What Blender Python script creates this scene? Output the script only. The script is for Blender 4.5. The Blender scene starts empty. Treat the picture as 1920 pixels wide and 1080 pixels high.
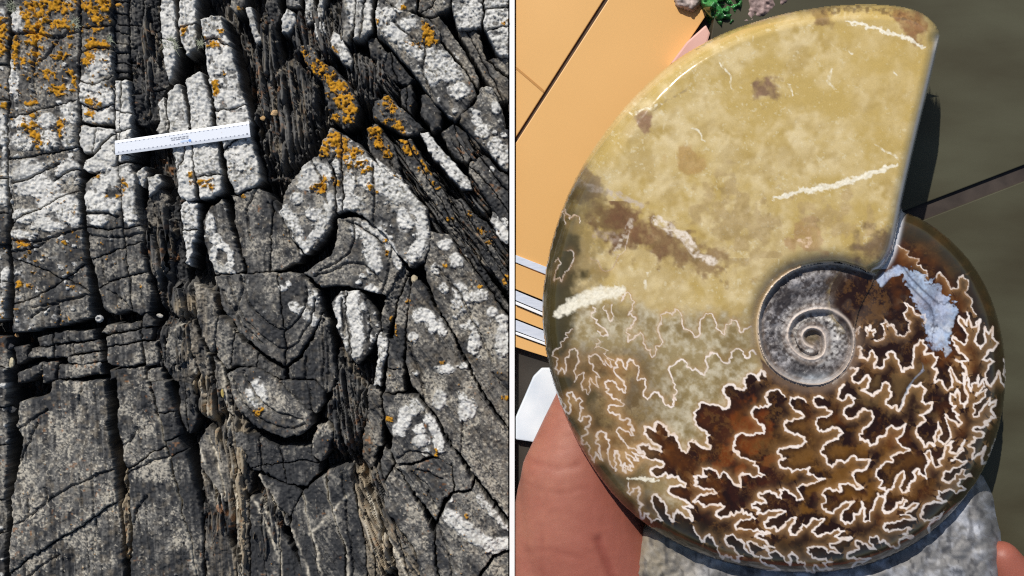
import bpy, bmesh, math
import numpy as np
from mathutils import Vector

# ------------------------------------------------------------------ camera, sky, sun, exposure
S = 0.0012                     # metres on the ground plane per photograph pixel
LENS = 40.0
HPX = 1920 * LENS / 36.0       # camera height above the ground plane, in the same pixel units
scene = bpy.context.scene
COL = scene.collection

cam_data = bpy.data.cameras.new("camera")
cam_data.lens = LENS
cam_data.sensor_width = 36.0
cam_data.clip_start = 0.05
cam_data.clip_end = 500.0
cam = bpy.data.objects.new("camera", cam_data)
cam.location = (0, 0, HPX * S)
COL.objects.link(cam)
scene.camera = cam

SUN_AZ = Vector((-0.41, 0.912)).normalized()     # towards the sun, on the ground
SUN_EL = math.radians(46)
world = bpy.data.worlds.new("World")
scene.world = world
world.use_nodes = True
nt = world.node_tree
sky = nt.nodes.new("ShaderNodeTexSky")
sky.sky_type = 'NISHITA'
sky.sun_disc = False
sky.sun_elevation = SUN_EL
sky.sun_rotation = math.atan2(SUN_AZ.x, SUN_AZ.y)
nt.links.new(sky.outputs[0], nt.nodes["Background"].inputs[0])
nt.nodes["Background"].inputs[1].default_value = 0.085
sun_data = bpy.data.lights.new("sun", 'SUN')
sun_data.energy = 4.2
sun_data.angle = math.radians(0.53)
sun_data.color = (1.0, 0.96, 0.9)
sun = bpy.data.objects.new("sun", sun_data)
d = Vector((SUN_AZ.x * math.cos(SUN_EL), SUN_AZ.y * math.cos(SUN_EL), math.sin(SUN_EL)))
sun.rotation_euler = d.to_track_quat('Z', 'Y').to_euler()
sun.location = d * 6
COL.objects.link(sun)
scene.view_settings.view_transform = 'Standard'
scene.view_settings.look = 'None'
scene.view_settings.exposure = 0.0
scene.view_settings.gamma = 1.0
scene.cycles.use_denoising = False
scene.cycles.sample_clamp_indirect = 3.0
scene.cycles.sample_clamp_direct = 12.0
scene.cycles.filter_width = 1.2
scene.cycles.max_bounces = 6

# ------------------------------------------------------------------ noise
def _hash(ix, iy, seed):
    h = (ix * 374761393 + iy * 668265263 + seed * 1274126177) & 0xffffffff
    h = ((h ^ (h >> 13)) * 1274126177) & 0xffffffff
    h = ((h ^ (h >> 15)) * 2246822519) & 0xffffffff
    return ((h ^ (h >> 16)) & 0xffffff) / 16777215.0

_T = np.random.RandomState(12345).rand(512 * 512).astype(np.float32)
def vnoise(x, y, seed=0):
    fx = np.floor(x); fy = np.floor(y)
    ix = fx.astype(np.int32) + (seed * 7919 + 31) % 509; iy = fy.astype(np.int32) + (seed * 104729 + 57) % 503
    tx = x - fx; ty = y - fy
    tx = tx * tx * tx * (tx * (tx * 6 - 15) + 10)
    ty = ty * ty * ty * (ty * (ty * 6 - 15) + 10)
    x0 = ix & 511; x1 = (ix + 1) & 511; y0 = (iy & 511) << 9; y1 = ((iy + 1) & 511) << 9
    a = _T[y0 + x0]; b = _T[y0 + x1]
    c = _T[y1 + x0]; e = _T[y1 + x1]
    return (a + (b - a) * tx) * (1 - ty) + (c + (e - c) * tx) * ty

def fbm(x, y, seed=0, octs=4, gain=0.5):
    s = 0; amp = 1; tot = 0
    for o in range(octs):
        s = s + amp * vnoise(x * 2.03 ** o + 17.3 * o, y * 2.03 ** o - 9.1 * o, seed + o)
        tot += amp; amp *= gain
    return s / tot

def worley(x, y, seed=0):
    fx = np.floor(x).astype(np.int64); fy = np.floor(y).astype(np.int64)
    f1 = np.full(x.shape, 9.0); f2 = np.full(x.shape, 9.0); cid = np.zeros(x.shape)
    for dx in (-1, 0, 1):
        for dy in (-1, 0, 1):
            cx = fx + dx; cy = fy + dy
            px = cx + _hash(cx, cy, seed); py = cy + _hash(cx, cy, seed + 77)
            q = np.hypot(px - x, py - y)
            near = q < f1
            f2 = np.where(near, f1, np.minimum(f2, q))
            cid = np.where(near, _hash(cx, cy, seed + 155), cid)
            f1 = np.where(near, q, f1)
    return f1, f2, cid

def sstep(a, b, x):
    t = np.clip((x - a) / (b - a), 0, 1)
    return t * t * (3 - 2 * t)

def lin(r, g, b):
    v = np.array([r, g, b]) / 255.0
    return np.where(v <= 0.04045, v / 12.92, ((v + 0.055) / 1.055) ** 2.4)

def mixc(a, b, t):
    return a * (1 - t[..., None]) + b * t[..., None]

def blur(a, sig):
    k = np.exp(-0.5 * (np.arange(-int(3 * sig), int(3 * sig) + 1) / sig) ** 2); k /= k.sum()
    n = len(k) // 2
    p = np.pad(a, ((n, n), (0, 0)), mode='edge')
    out = sum(k[i] * p[i:i + a.shape[0]] for i in range(len(k)))
    p = np.pad(out, ((0, 0), (n, n)), mode='edge')
    return sum(k[i] * p[:, i:i + a.shape[1]] for i in range(len(k)))

# ------------------------------------------------------------------ plane geometry
def seg_dist(X, Y, pts, closed=False, signed=False):
    pts = list(pts)
    if closed: pts = pts + [pts[0]]
    best = np.full(X.shape, 1e9); sg = np.ones(X.shape)
    for (ax, ay), (bx, by) in zip(pts[:-1], pts[1:]):
        dx, dy = bx - ax, by - ay
        L = dx * dx + dy * dy + 1e-9
        t = np.clip(((X - ax) * dx + (Y - ay) * dy) / L, 0, 1)
        q = (X - ax - t * dx) ** 2 + (Y - ay - t * dy) ** 2
        m = q < best
        if signed:
            cr = dx * (Y - ay) - dy * (X - ax)
            sg = np.where(m, np.sign(cr), sg)
        best = np.where(m, q, best)
    best = np.sqrt(best)
    return (best, sg) if signed else best

def win_dist(X, Y, pts, reach, x0, y0, step, WXa, WYa):
    """distance + side to a crooked line, worked out only within reach of it"""
    best = np.full(X.shape, 99.0); sg = np.zeros(X.shape)
    for (ax, ay), (bx, by) in zip(pts[:-1], pts[1:]):
        i0 = max(int((min(ax, bx) - reach - x0) / step), 0); i1 = int((max(ax, bx) + reach - x0) / step) + 2
        j0 = max(int((min(ay, by) - reach - y0) / step), 0); j1 = int((max(ay, by) + reach - y0) / step) + 2
        sl = (slice(j0, j1), slice(i0, i1))
        x = WXa[sl]; y = WYa[sl]
        dx, dy = bx - ax, by - ay
        t = np.clip(((x - ax) * dx + (y - ay) * dy) / (dx * dx + dy * dy + 1e-9), 0, 1)
        q = np.hypot(x - ax - t * dx, y - ay - t * dy)
        m = q < best[sl]
        sg[sl] = np.where(m, np.sign(dx * (y - ay) - dy * (x - ax)), sg[sl])
        best[sl] = np.where(m, q, best[sl])
    return best, sg

def coarse(fn, X, Y, st=4):
    """a smooth field worked out on every st-th point and interpolated"""
    jj = np.unique(np.r_[np.arange(0, X.shape[1], st), X.shape[1] - 1]); ii = np.unique(np.r_[np.arange(0, X.shape[0], st), X.shape[0] - 1])
    f = fn(X[np.ix_(ii, jj)], Y[np.ix_(ii, jj)])
    g = np.stack([np.interp(np.arange(X.shape[1]), jj, r) for r in f])
    k = np.arange(X.shape[0]); lo = np.clip(np.searchsorted(ii, k, side='right') - 1, 0, len(ii) - 2)
    t = ((k - ii[lo]) / (ii[lo + 1] - ii[lo]))[:, None]
    return g[lo] * (1 - t) + g[lo + 1] * t

def inside(X, Y, pts):
    res = np.zeros(X.shape, bool)
    n = len(pts)
    for i in range(n):
        ax, ay = pts[i]; bx, by = pts[(i + 1) % n]
        if ay == by: continue
        c = ((ay > Y) != (by > Y)) & (X < (bx - ax) * (Y - ay) / (by - ay) + ax)
        res ^= c
    return res

def poly_sd(X, Y, pts):
    q = seg_dist(X, Y, pts, closed=True)
    return np.where(inside(X, Y, pts), q, -q)

def smooth_poly(pts, n=2, closed=True):
    for _ in range(n):
        out = []
        m = len(pts)
        rng = range(m) if closed else range(m - 1)
        if not closed: out.append(pts[0])
        for i in rng:
            a = pts[i]; b = pts[(i + 1) % m]
            out.append((a[0] * .75 + b[0] * .25, a[1] * .75 + b[1] * .25))
            out.append((a[0] * .25 + b[0] * .75, a[1] * .25 + b[1] * .75))
        if not closed: out.append(pts[-1])
        pts = out
    return pts

def W(px, py, z=0.0):
    """photograph position on the level z (all in pixel units) -> world metres"""
    k = (HPX - z) / HPX * S
    return (px - 960) * k, (540 - py) * k, z * S

# ------------------------------------------------------------------ objects
def tag(o, label=None, category=None, group=None, kind=None):
    if label: o["label"] = label
    if category: o["category"] = category
    if group: o["group"] = group
    if kind: o["kind"] = kind
    return o

def link(name, me, parent=None):
    o = bpy.data.objects.new(name, me)
    COL.objects.link(o)
    if parent is not None: o.parent = parent
    return o

def empty(name, loc=(0, 0, 0)):
    o = bpy.data.objects.new(name, None)
    o.empty_display_size = 0.05
    COL.objects.link(o)
    return o

def mesh_from(name, V, F, col=None, mat=None, parent=None, smooth=True, normals=None):
    """V (n,3), F (m,4 or 3) numpy arrays"""
    me = bpy.data.meshes.new(name)
    k = F.shape[1]
    me.vertices.add(len(V)); me.vertices.foreach_set("co", V.astype(np.float32).ravel())
    me.loops.add(F.size); me.loops.foreach_set("vertex_index", F.astype(np.int32).ravel())
    me.polygons.add(len(F))
    me.polygons.foreach_set("loop_start", np.arange(0, F.size, k, dtype=np.int32))
    me.update(calc_edges=True)
    me.polygons.foreach_set("use_smooth", np.full(len(F), smooth))
    if col is not None:
        ca = me.color_attributes.new("tint", 'FLOAT_COLOR', 'POINT')
        c4 = np.ones((len(V), 4), np.float32); c4[:, :3] = col
        ca.data.foreach_set("color", c4.ravel())
    if mat is not None: me.materials.append(mat)
    if normals is not None:
        me.normals_split_custom_set_from_vertices([tuple(v) for v in normals.tolist()])
    me.validate()
    return link(name, me, parent)

def grid_obj(name, GX, GY, GZ, cells, col, mat, parent=None, normals=None, flip=False):
    """a piece of a height sheet: GX.. world coordinate grids, cells = mask of quads"""
    h, w = GX.shape
    ii, jj = np.nonzero(cells)
    if len(ii) == 0: return None
    a = ii * w + jj
    F = np.stack([a, a + w, a + w + 1, a + 1], 1)
    if flip: F = F[:, ::-1]
    used, inv = np.unique(F.ravel(), return_inverse=True)
    V = np.stack([GX.ravel()[used], GY.ravel()[used], GZ.ravel()[used]], 1)
    c = None if col is None else col.reshape(-1, 3)[used]
    n = None if normals is None else normals.reshape(-1, 3)[used]
    return mesh_from(name, V, inv.reshape(F.shape), c, mat, parent, True, n)

def boxes_obj(name, quads, z0, z1, mat, parent=None, bev=0.0):
    """prisms from outlines given as world (x,y) points"""
    bm = bmesh.new()
    for q in quads:
        lo = [bm.verts.new((x, y, z0)) for x, y in q]
        hi = [bm.verts.new((x, y, z1)) for x, y in q]
        bm.faces.new(hi); bm.faces.new(lo[::-1])
        for i in range(len(q)):
            j = (i + 1) % len(q)
            bm.faces.new((lo[i], lo[j], hi[j], hi[i]))
    bmesh.ops.recalc_face_normals(bm, faces=bm.faces)
    if bev > 0:
        bmesh.ops.bevel(bm, geom=bm.edges[:], offset=bev, segments=2, affect='EDGES', profile=0.6)
    me = bpy.data.meshes.new(name); bm.to_mesh(me); bm.free()
    me.materials.append(mat)
    return link(name, me, parent)

# ------------------------------------------------------------------ materials
def new_mat(name):
    m = bpy.data.materials.new(name); m.use_nodes = True
    return m, m.node_tree, m.node_tree.nodes["Principled BSDF"]

def tint_mat(name, rough=0.85, spec=0.3, bump=0.0, scale=900.0, coat=0.0, sss=0.0, metallic=0.0, rvar=0.0):
    m, t, p = new_mat(name)
    at = t.nodes.new("ShaderNodeAttribute"); at.attribute_name = "tint"
    tc = t.nodes.new("ShaderNodeTexCoord")
    no = t.nodes.new("ShaderNodeTexNoise"); no.inputs["Scale"].default_value = scale; no.inputs["Detail"].default_value = 4
    t.links.new(tc.outputs["Object"], no.inputs["Vector"])
    mr = t.nodes.new("ShaderNodeMapRange")
    mr.inputs["To Min"].default_value = 0.82; mr.inputs["To Max"].default_value = 1.18
    t.links.new(no.outputs["Fac"], mr.inputs["Value"])
    mx = t.nodes.new("ShaderNodeVectorMath"); mx.operation = 'SCALE'
    t.links.new(at.outputs["Color"], mx.inputs[0]); t.links.new(mr.outputs["Result"], mx.inputs["Scale"])
    t.links.new(mx.outputs["Vector"], p.inputs["Base Color"])
    p.inputs["Roughness"].default_value = rough
    p.inputs["Specular IOR Level"].default_value = spec
    p.inputs["Metallic"].default_value = metallic
    if coat: p.inputs["Coat Weight"].default_value = coat; p.inputs["Coat Roughness"].default_value = 0.03
    if sss:
        p.inputs["Subsurface Weight"].default_value = sss
        p.inputs["Subsurface Radius"].default_value = (0.03, 0.015, 0.008)
        p.inputs["Subsurface Scale"].default_value = 1.0
    if rvar:
        r2 = t.nodes.new("ShaderNodeMapRange"); r2.inputs["To Min"].default_value = max(rough - rvar, 0.02); r2.inputs["To Max"].default_value = rough + rvar
        t.links.new(no.outputs["Fac"], r2.inputs["Value"]); t.links.new(r2.outputs["Result"], p.inputs["Roughness"])
    if bump:
        b = t.nodes.new("ShaderNodeBump"); b.inputs["Strength"].default_value = bump; b.inputs["Distance"].default_value = 0.002
        t.links.new(no.outputs["Fac"], b.inputs["Height"]); t.links.new(b.outputs["Normal"], p.inputs["Normal"])
    return m

def noise_mat(name, c1, c2, scale=6.0, rough=0.6, detail=6, bump=0.0, spec=0.4, stretch=(1, 1, 1), rot=0.0, metallic=0.0):
    m, t, p = new_mat(name)
    tc = t.nodes.new("ShaderNodeTexCoord"); mp = t.nodes.new("ShaderNodeMapping")
    mp.inputs["Scale"].default_value = stretch; mp.inputs["Rotation"].default_value = (0, 0, rot)
    no = t.nodes.new("ShaderNodeTexNoise"); no.inputs["Scale"].default_value = scale; no.inputs["Detail"].default_value = detail
    cr = t.nodes.new("ShaderNodeValToRGB")
    cr.color_ramp.elements[0].position = 0.3; cr.color_ramp.elements[1].position = 0.7
    cr.color_ramp.elements[0].color = (*c1, 1); cr.color_ramp.elements[1].color = (*c2, 1)
    t.links.new(tc.outputs["Object"], mp.inputs["Vector"]); t.links.new(mp.outputs["Vector"], no.inputs["Vector"])
    t.links.new(no.outputs["Fac"], cr.inputs["Fac"]); t.links.new(cr.outputs["Color"], p.inputs["Base Color"])
    p.inputs["Roughness"].default_value = rough; p.inputs["Specular IOR Level"].default_value = spec; p.inputs["Metallic"].default_value = metallic
    if bump:
        b = t.nodes.new("ShaderNodeBump"); b.inputs["Strength"].default_value = bump; b.inputs["Distance"].default_value = 0.004
        t.links.new(no.outputs["Fac"], b.inputs["Height"]); t.links.new(b.outputs["Normal"], p.inputs["Normal"])
    return m

M_ROCK = tint_mat("weathered_rock", 0.8, 0.35, 0.25, 700)
M_LICH = tint_mat("pale_crust_lichen", 0.95, 0.1, 0.35, 900)
M_ORAN = tint_mat("orange_lichen", 0.95, 0.1, 0.35, 900)
# ================================================================== ROCK OUTCROP (left half)
G = 1.5
RX0, RX1, RY0, RY1 = -66.0, 956.0, -66.0, 1146.0
gx = np.arange(RX0, RX1 + 0.1, G); gy = np.arange(RY0, RY1 + 0.1, G)
PX, PY = [q.astype(np.float32) for q in np.meshgrid(gx, gy)]

def strata(scale_u, scale_v, seed, octs=3):
    """noise stretched along the bedding: near upright on the left, leaning on the right"""
    def one(deg, sd):
        a = math.radians(deg)
        u = PX * math.cos(a) - PY * math.sin(a); v = PX * math.sin(a) + PY * math.cos(a)
        return fbm(u / scale_u, v / scale_v, sd, octs)
    k = sstep(560, 760, PX + 0.15 * (PY - 540))
    return one(4, seed) * (1 - k) + one(37, seed + 50) * k

def strata_cells(scale_u, scale_v, seed):
    k = (PX + 0.15 * (PY - 540) + 60 * (vnoise(PX / 40, PY / 40, seed) - .5)) > 650
    k2 = (PY + 30 * (vnoise(PX / 30, PY / 30, seed + 1) - .5) > 590) & (PX > 590) & (PX < 800)
    k3 = (PY > 860) & (PX > 655) & (PX < 820)
    which = np.where(k3, 3, np.where(k2, 2, np.where(k, 1, 0)))
    out = [np.zeros(PX.shape, np.float32) for _ in range(3)]
    for n, (deg, sd) in enumerate([(5, seed), (37, seed + 50), (8, seed + 20), (22, seed + 30)]):
        m = which == n
        x = PX[m]; y = PY[m]
        a = math.radians(deg)
        u = x * math.cos(a) - y * math.sin(a); v = x * math.sin(a) + y * math.cos(a)
        w = (fbm(u / 30, v / 50, sd + 9, 3) - .5) * 1.6
        for o, r in zip(out, worley(u / scale_u + w, v / scale_v + w * .4, sd)): o[m] = r
    return tuple(out)

WX = PX + 7 * (fbm(PX / 26, PY / 26, 1, 3) - .5) + 3.2 * (vnoise(PX / 6, PY / 6, 5) - .5)
WY = PY + 7 * (fbm(PX / 26, PY / 26, 2, 3) - .5) + 3.2 * (vnoise(PX / 6, PY / 6, 6) - .5)
N_big = fbm(PX / 70, PY / 70, 11, 3) - .5
N_mid = fbm(PX / 20, PY / 20, 12, 4) - .5
N_fine = fbm(PX / 5, PY / 5, 13, 2) - .5
N_str = strata(5, 70, 14) - .5
N_str2 = strata(16, 130, 15) - .5
W1, W2, WC = worley(PX / 5.6 + N_mid, PY / 5.6 - N_mid, 21)
B1, B2, BC = worley(PX / 16 + N_mid * 2, PY / 16 + N_mid, 22)
N_l = 0.55 * (fbm(PX / 34, PY / 34, 31, 4) - .5) * 2 + 0.35 * (fbm(PX / 11, PY / 11, 32, 3) - .5) * 2
N_o = 0.5 * (fbm(PX / 28, PY / 28, 41, 4) - .5) * 2 + 0.6 * (fbm(PX / 8, PY / 8, 42, 3) - .5) * 2
SPK = vnoise(PX / 2.1, PY / 2.1, 51) * .6 + vnoise(PX / 4.6, PY / 4.6, 52) * .4
SPK2 = np.clip(.5 + 1.7 * (fbm(PX / 34, PY / 42, 53, 4, .6) - .5), 0, 1)
SPT = worley(PX / 13 + N_mid, PY / 13, 58)
SPOT = sstep(.0, .1, (SPT[2] - .72) * 1.5 - SPT[0] + .08 + .25 * N_fine)
KX1, KX2, _k = worley(PX / 46 + 1.3 * N_mid + .5 * N_big, PY / 46 + 1.3 * N_mid, 24)
KRACK = np.exp(-((KX2 - KX1) / .045) ** 2) * sstep(.46, .56, fbm(PX / 60, PY / 60, 25, 3))
def _bed(deg, sd_):
    a = math.radians(deg)
    u = PX * math.cos(a) - PY * math.sin(a) + 5 * N_big; v = PX * math.sin(a) + PY * math.cos(a)
    f = fbm(u / 11, v / 420, sd_, 2)
    g = np.abs(f - .5) / .03
    return np.exp(-g ** 2) * sstep(.42, .55, fbm(u / 25, v / 90, sd_ + 3, 3))
_bk = sstep(560, 760, PX + 0.15 * (PY - 540))
BED = np.where(_bk < .5, _bed(5.5, 801), _bed(36, 811))
NS = sstep(.45, .6, fbm(PX / 45, PY / 45, 28, 2))
PIT = sstep(.56, .72, fbm(PX / 9, PY / 9, 59, 3) + .25 * N_fine)
SPO = vnoise(PX / 5.5, PY / 5.5, 54) * .7 + vnoise(PX / 40, PY / 40, 55) * .3

# patches of crust seen on the rock: E = (cx, cy, rx, ry), L = (points, half width)
WHITE_E = [(35,40,15,26),(27,150,10,40),(45,230,26,20),(90,227,18,14),(130,215,18,22),(40,266,26,18),(90,262,24,20),(130,255,16,26),(28,48,10,12),
 (55,325,34,28),(125,320,24,22),(70,352,46,20),(110,380,45,18),(60,405,38,16),(130,400,22,20),(45,440,24,8),(90,425,36,9),(140,412,14,16),
 (8,345,14,40),(8,250,12,45),(6,590,12,40),(8,520,9,20),(4,30,10,16),
 (185,120,26,22),(170,155,24,22),(195,185,18,20),(165,190,20,20),(185,216,28,14),(160,215,12,20),(178,262,26,22),(192,300,26,26),
 (190,345,26,18),(180,375,28,22),(215,335,24,20),(235,335,18,26),(210,385,20,18),(238,375,16,24),(186,410,22,14),(245,405,14,18),
 (590,325,26,24),(557,372,15,13),(590,400,17,13),(572,345,16,14),(612,330,10,24),(632,312,9,24),
 (760,412,18,24),(745,372,16,13),(697,338,26,22),(660,382,28,15),(655,345,12,30),(725,352,26,16),(690,315,16,8),
 (670,430,12,18),(697,545,14,12),(680,517,6,5),(672,528,5,4),(683,575,8,10),(648,640,6,18),(588,560,13,17),(530,540,9,6),(541,532,5,4),
 (835,458,14,10),(858,487,15,13),(863,560,17,32),(897,553,20,12),(922,585,12,10),(890,643,12,26),(943,640,14,38),(887,608,12,12),(944,600,14,10),(870,612,9,6),(818,505,9,12),(832,540,9,10),
 (793,590,20,15),(815,612,16,12),(775,632,10,10),(835,692,21,9),(868,686,10,7),(782,700,7,5),(826,622,10,8),(805,598,12,14),
 (825,747,13,20),(877,768,17,22),(868,745,9,12),(790,826,18,12),(785,805,12,10),(800,848,9,9),(843,937,7,6),(945,968,10,10),
 (482,739,19,25),(395,425,10,24),(404,452,12,12),(860,169,22,16),(830,120,30,26),(800,105,20,16),(845,140,24,14),(808,145,14,20),(783,95,20,14),(742,60,24,20),(770,45,20,14),(730,30,14,14),(760,85,16,10),
 (893,225,12,12),(905,245,16,14),(930,275,16,20),(918,170,8,8),(930,200,10,14),(945,290,12,22),(893,210,8,8),(922,318,6,6),
 (938,425,13,14),(950,445,8,16),(660,15,14,30),(690,25,16,24),(690,50,14,16),(710,40,10,24),(870,30,18,18),(890,20,14,26),(925,20,16,18),(945,50,14,20),(938,80,12,14),(750,15,10,10),
 (838,300,16,9),(815,268,10,9),(795,255,7,6),(862,330,14,9),(876,347,8,7),(765,255,12,7),(540,32,12,18),(600,55,8,12),(628,72,8,12),(645,105,10,14),(575,25,7,14),
 (455,250,24,14),(450,290,26,16),(440,225,24,22),(470,330,16,14),(444,335,20,12)]
WHITE_L = [([(532,395),(548,412),(560,440),(570,468)],11),([(618,372),(615,400),(600,430),(575,456)],10),
 ([(655,300),(700,310),(740,340),(775,375),(795,415),(790,450),(775,480)],13),([(685,430),(700,460),(700,500)],15),([(712,435),(735,470),(748,498)],9),
 ([(640,560),(632,590),(632,610)],8),([(660,552),(665,590),(672,630),(668,660)],13),([(552,575),(575,590),(590,603)],10),
 ([(752,805),(760,775),(782,758)],14),([(805,785),(820,812),(826,838)],11),([(840,965),(870,990),(900,1010),(930,1025),(952,1020)],14),([(900,935),(930,965),(950,985)],9),
 ([(450,287),(472,300),(477,325),(462,345),(440,345),(428,325),(430,298),(450,287)],10),([(413,458),(430,470),(432,495),(418,508),(402,500),(396,480),(404,462),(413,458)],7),
 ([(712,632),(716,655),(708,700)],8)]
ORANGE_E = [(60,20,26,18),(100,12,40,14),(115,45,26,12),(70,60,22,24),(50,65,14,10),(115,105,18,9),(95,140,14,9),(45,115,20,8),(60,100,14,6),(110,170,18,12),(60,192,12,6),(65,215,14,8),(55,240,18,18),(117,232,10,10),(115,250,6,8),(70,262,10,16),(140,150,8,20),(80,35,14,14),(30,100,6,30),
 (180,12,40,14),(190,35,24,9),(185,50,14,7),(175,82,18,12),(195,85,14,10),(165,110,14,14),(175,195,16,14),(170,213,10,8),(5,60,14,30),(5,90,12,20),(10,200,6,8),(45,460,10,5),(40,452,6,4),(120,455,6,7),(35,532,10,6),(55,535,10,6),(150,235,6,4),
 (625,262,26,16),(605,285,16,12),(655,290,22,12),(675,312,24,14),(690,318,14,8),(640,275,12,16),(600,350,14,8),(605,340,8,10),(625,335,5,8),(630,345,8,6),
 (600,125,16,20),(615,150,16,16),(635,165,18,18),(645,190,20,20),(655,210,14,18),(625,225,14,12),(650,225,10,10),(570,100,10,10),(625,95,10,8),(610,110,14,10),
 (727,190,12,10),(737,205,10,8),(745,235,14,12),(720,235,10,8),(755,245,6,14),(705,245,14,10),(760,270,12,10),(770,285,12,10),(785,275,10,12),(800,320,10,8),(795,310,8,12),(820,345,10,10),(725,290,10,10),(710,270,10,8),
 (800,65,14,20),(815,75,10,6),(775,82,16,4),(757,14,8,6),(706,50,6,12),(943,45,5,4),(402,82,22,10),(405,165,9,16),(420,140,6,8),(420,60,12,6),(345,55,10,10),(385,345,18,9),(362,330,6,8),(398,350,8,6),
 (180,330,10,6),(230,350,8,14),(225,365,10,6),(200,365,12,5),(740,613,5,18),(735,600,5,6),(722,455,5,5),(725,475,4,5),(720,695,4,5),(945,748,6,6),(953,745,4,5),(727,787,8,7),(875,966,6,6),(818,848,5,9),(483,773,9,6),(491,765,5,4),(795,498,4,7),(835,500,5,5),(900,535,5,5),(765,565,6,3),(827,680,6,4),(545,130,8,8),(565,20,6,10),(845,410,8,4),(880,400,6,6),(905,435,8,8),(915,455,8,6),(950,525,5,8),(693,350,5,8),(705,360,4,5),(450,15,6,5),(452,367,7,4)]

def patch_field(Es, Ls):
    f = np.full(PX.shape, -1.0)
    for cx, cy, rx, ry in Es:
        x0 = max(int((cx - 1.6 * rx - RX0) / G), 0); x1 = int((cx + 1.6 * rx - RX0) / G) + 2
        y0 = max(int((cy - 1.6 * ry - RY0) / G), 0); y1 = int((cy + 1.6 * ry - RY0) / G) + 2
        q = np.hypot((WX[y0:y1, x0:x1] - cx) / rx, (WY[y0:y1, x0:x1] - cy) / ry)
        f[y0:y1, x0:x1] = np.maximum(f[y0:y1, x0:x1], 1 - q)
    for pts, hw in Ls:
        xs = [p[0] for p in pts]; ys = [p[1] for p in pts]
        x0 = max(int((min(xs) - 2 * hw - RX0) / G), 0); x1 = int((max(xs) + 2 * hw - RX0) / G) + 2
        y0 = max(int((min(ys) - 2 * hw - RY0) / G), 0); y1 = int((max(ys) + 2 * hw - RY0) / G) + 2
        q = seg_dist(WX[y0:y1, x0:x1], WY[y0:y1, x0:x1], pts) / hw
        f[y0:y1, x0:x1] = np.maximum(f[y0:y1, x0:x1], 1 - q)
    return f
F_white = patch_field(WHITE_E, WHITE_L)
F_orange = patch_field(ORANGE_E, [])
F_orange = np.maximum(F_orange, np.where((PY < 215) & (PX < 215), -.47 + .5 * sstep(230, 120, PY) * fbm(PX / 22, PY / 22, 45, 3), -1))

C_DARK = np.array([0.024, 0.025, 0.027]); C_MID = np.array([0.138, 0.132, 0.120]); C_TAN = np.array([0.27, 0.22, 0.15])
C_PALE = np.array([0.46, 0.42, 0.34]); C_RUST = np.array([0.30, 0.13, 0.04])
C_WHITE = np.array([0.61, 0.60, 0.565]); C_GREY = np.array([0.25, 0.245, 0.22]); C_OR = np.array([0.50, 0.245, 0.02]); C_OR2 = np.array([0.22, 0.11, 0.02])

VEINS = [[(484,885),(507,923),(537,973),(560,1023),(585,1090)],[(487,933),(520,985),(527,1080)],[(296,777),(308,823),(322,880),(337,940),(352,1005),(368,1075)],[(611,893),(620,940),(632,985),(648,1035),(655,1090)],[(568,925),(575,965),(590,1020),(602,1080)],
 [(690,925),(705,970),(725,1005),(745,1035),(765,1080)],[(672,940),(690,985),(705,1040)],[(700,960),(722,1020),(742,1080)],[(388,815),(408,860),(420,930)],[(375,840),(395,890),(412,945)],[(470,930),(500,975),(525,1060)],[(440,870),(447,950),(452,1080)],[(580,1000),(612,970),(655,925)],[(330,620),(352,600),(372,580)],[(365,690),(385,740),(400,800)],[(420,690),(424,760),(432,800)]]
VEIN = np.zeros(PX.shape)
for v in VEINS:
    q_, s_ = win_dist(PX, PY, v, 12, RX0, RY0, G, WX, WY)
    VEIN = np.maximum(VEIN, np.exp(-(q_ / 2.6) ** 2) * np.clip(.8 + 1.6 * N_mid + 1.2 * N_fine, 0, 1))
# far and wide ground below everything
gm = noise_mat("dark_earth", (0.03, 0.026, 0.022), (0.07, 0.06, 0.05), 3.0, 0.95)
g_me = bpy.data.meshes.new("ground")
g_me.from_pydata([(-60, -60, -0.32), (60, -60, -0.32), (60, 60, -0.32), (-60, 60, -0.32)], [], [(0, 1, 2, 3)])
g_me.materials.append(gm)
tag(link("ground", g_me), "dark bare earth below the rock and the floor", kind="structure")

# ---- the bedrock sheet down between the slabs, split into upright flakes
def zone(cx, cy, rx, ry, deg=0, soft=.5):
    a = math.radians(deg)
    u = ((PX - cx) * math.cos(a) + (PY - cy) * math.sin(a)) / rx
    v = (-(PX - cx) * math.sin(a) + (PY - cy) * math.cos(a)) / ry
    return 1 - sstep(1 - soft, 1 + soft * .3, np.hypot(u, v) + 0.5 * N_mid)
shelf = np.zeros(PX.shape)
for args in [(545,215,75,140,8),(500,120,30,120),(600,60,80,70,20),(700,150,75,60,45),(278,110,34,150,4),(850,430,120,45,50),(915,470,60,60,40),(770,320,110,40,52),
             (425,900,52,220,8),(650,760,50,120),(695,980,30,130,-18),(330,650,60,70),(350,560,60,50),(400,740,60,60),(880,270,50,50,40),(905,370,60,40,45),(460,560,60,40),(300,460,40,110),(735,960,30,130,-22),(241,960,9,130,-3),(522,950,45,60,0),(500,1010,30,60),(452,1000,16,150,0)]:
    shelf = np.maximum(shelf, zone(*args))
tanz = np.zeros(PX.shape)
for args in [(458,930,22,180,-3),(405,830,26,90,-8),(705,985,28,130,-18),(680,900,20,60,0),(375,680,26,60),(355,575,26,26),(735,1030,30,90,-25),(238,930,12,160,-4)]:
    tanz = np.maximum(tanz, zone(*args))
f1, f2, fc = strata_cells(6.5, 95.0, 61)
h1, h2, hc = strata_cells(3.6, 46.0, 66)
edge = sstep(0, .28, f2 - f1)
ledge = np.floor((PY + 30 * fc + 0.3 * PX) / 23 + N_mid * 1.5)
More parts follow.
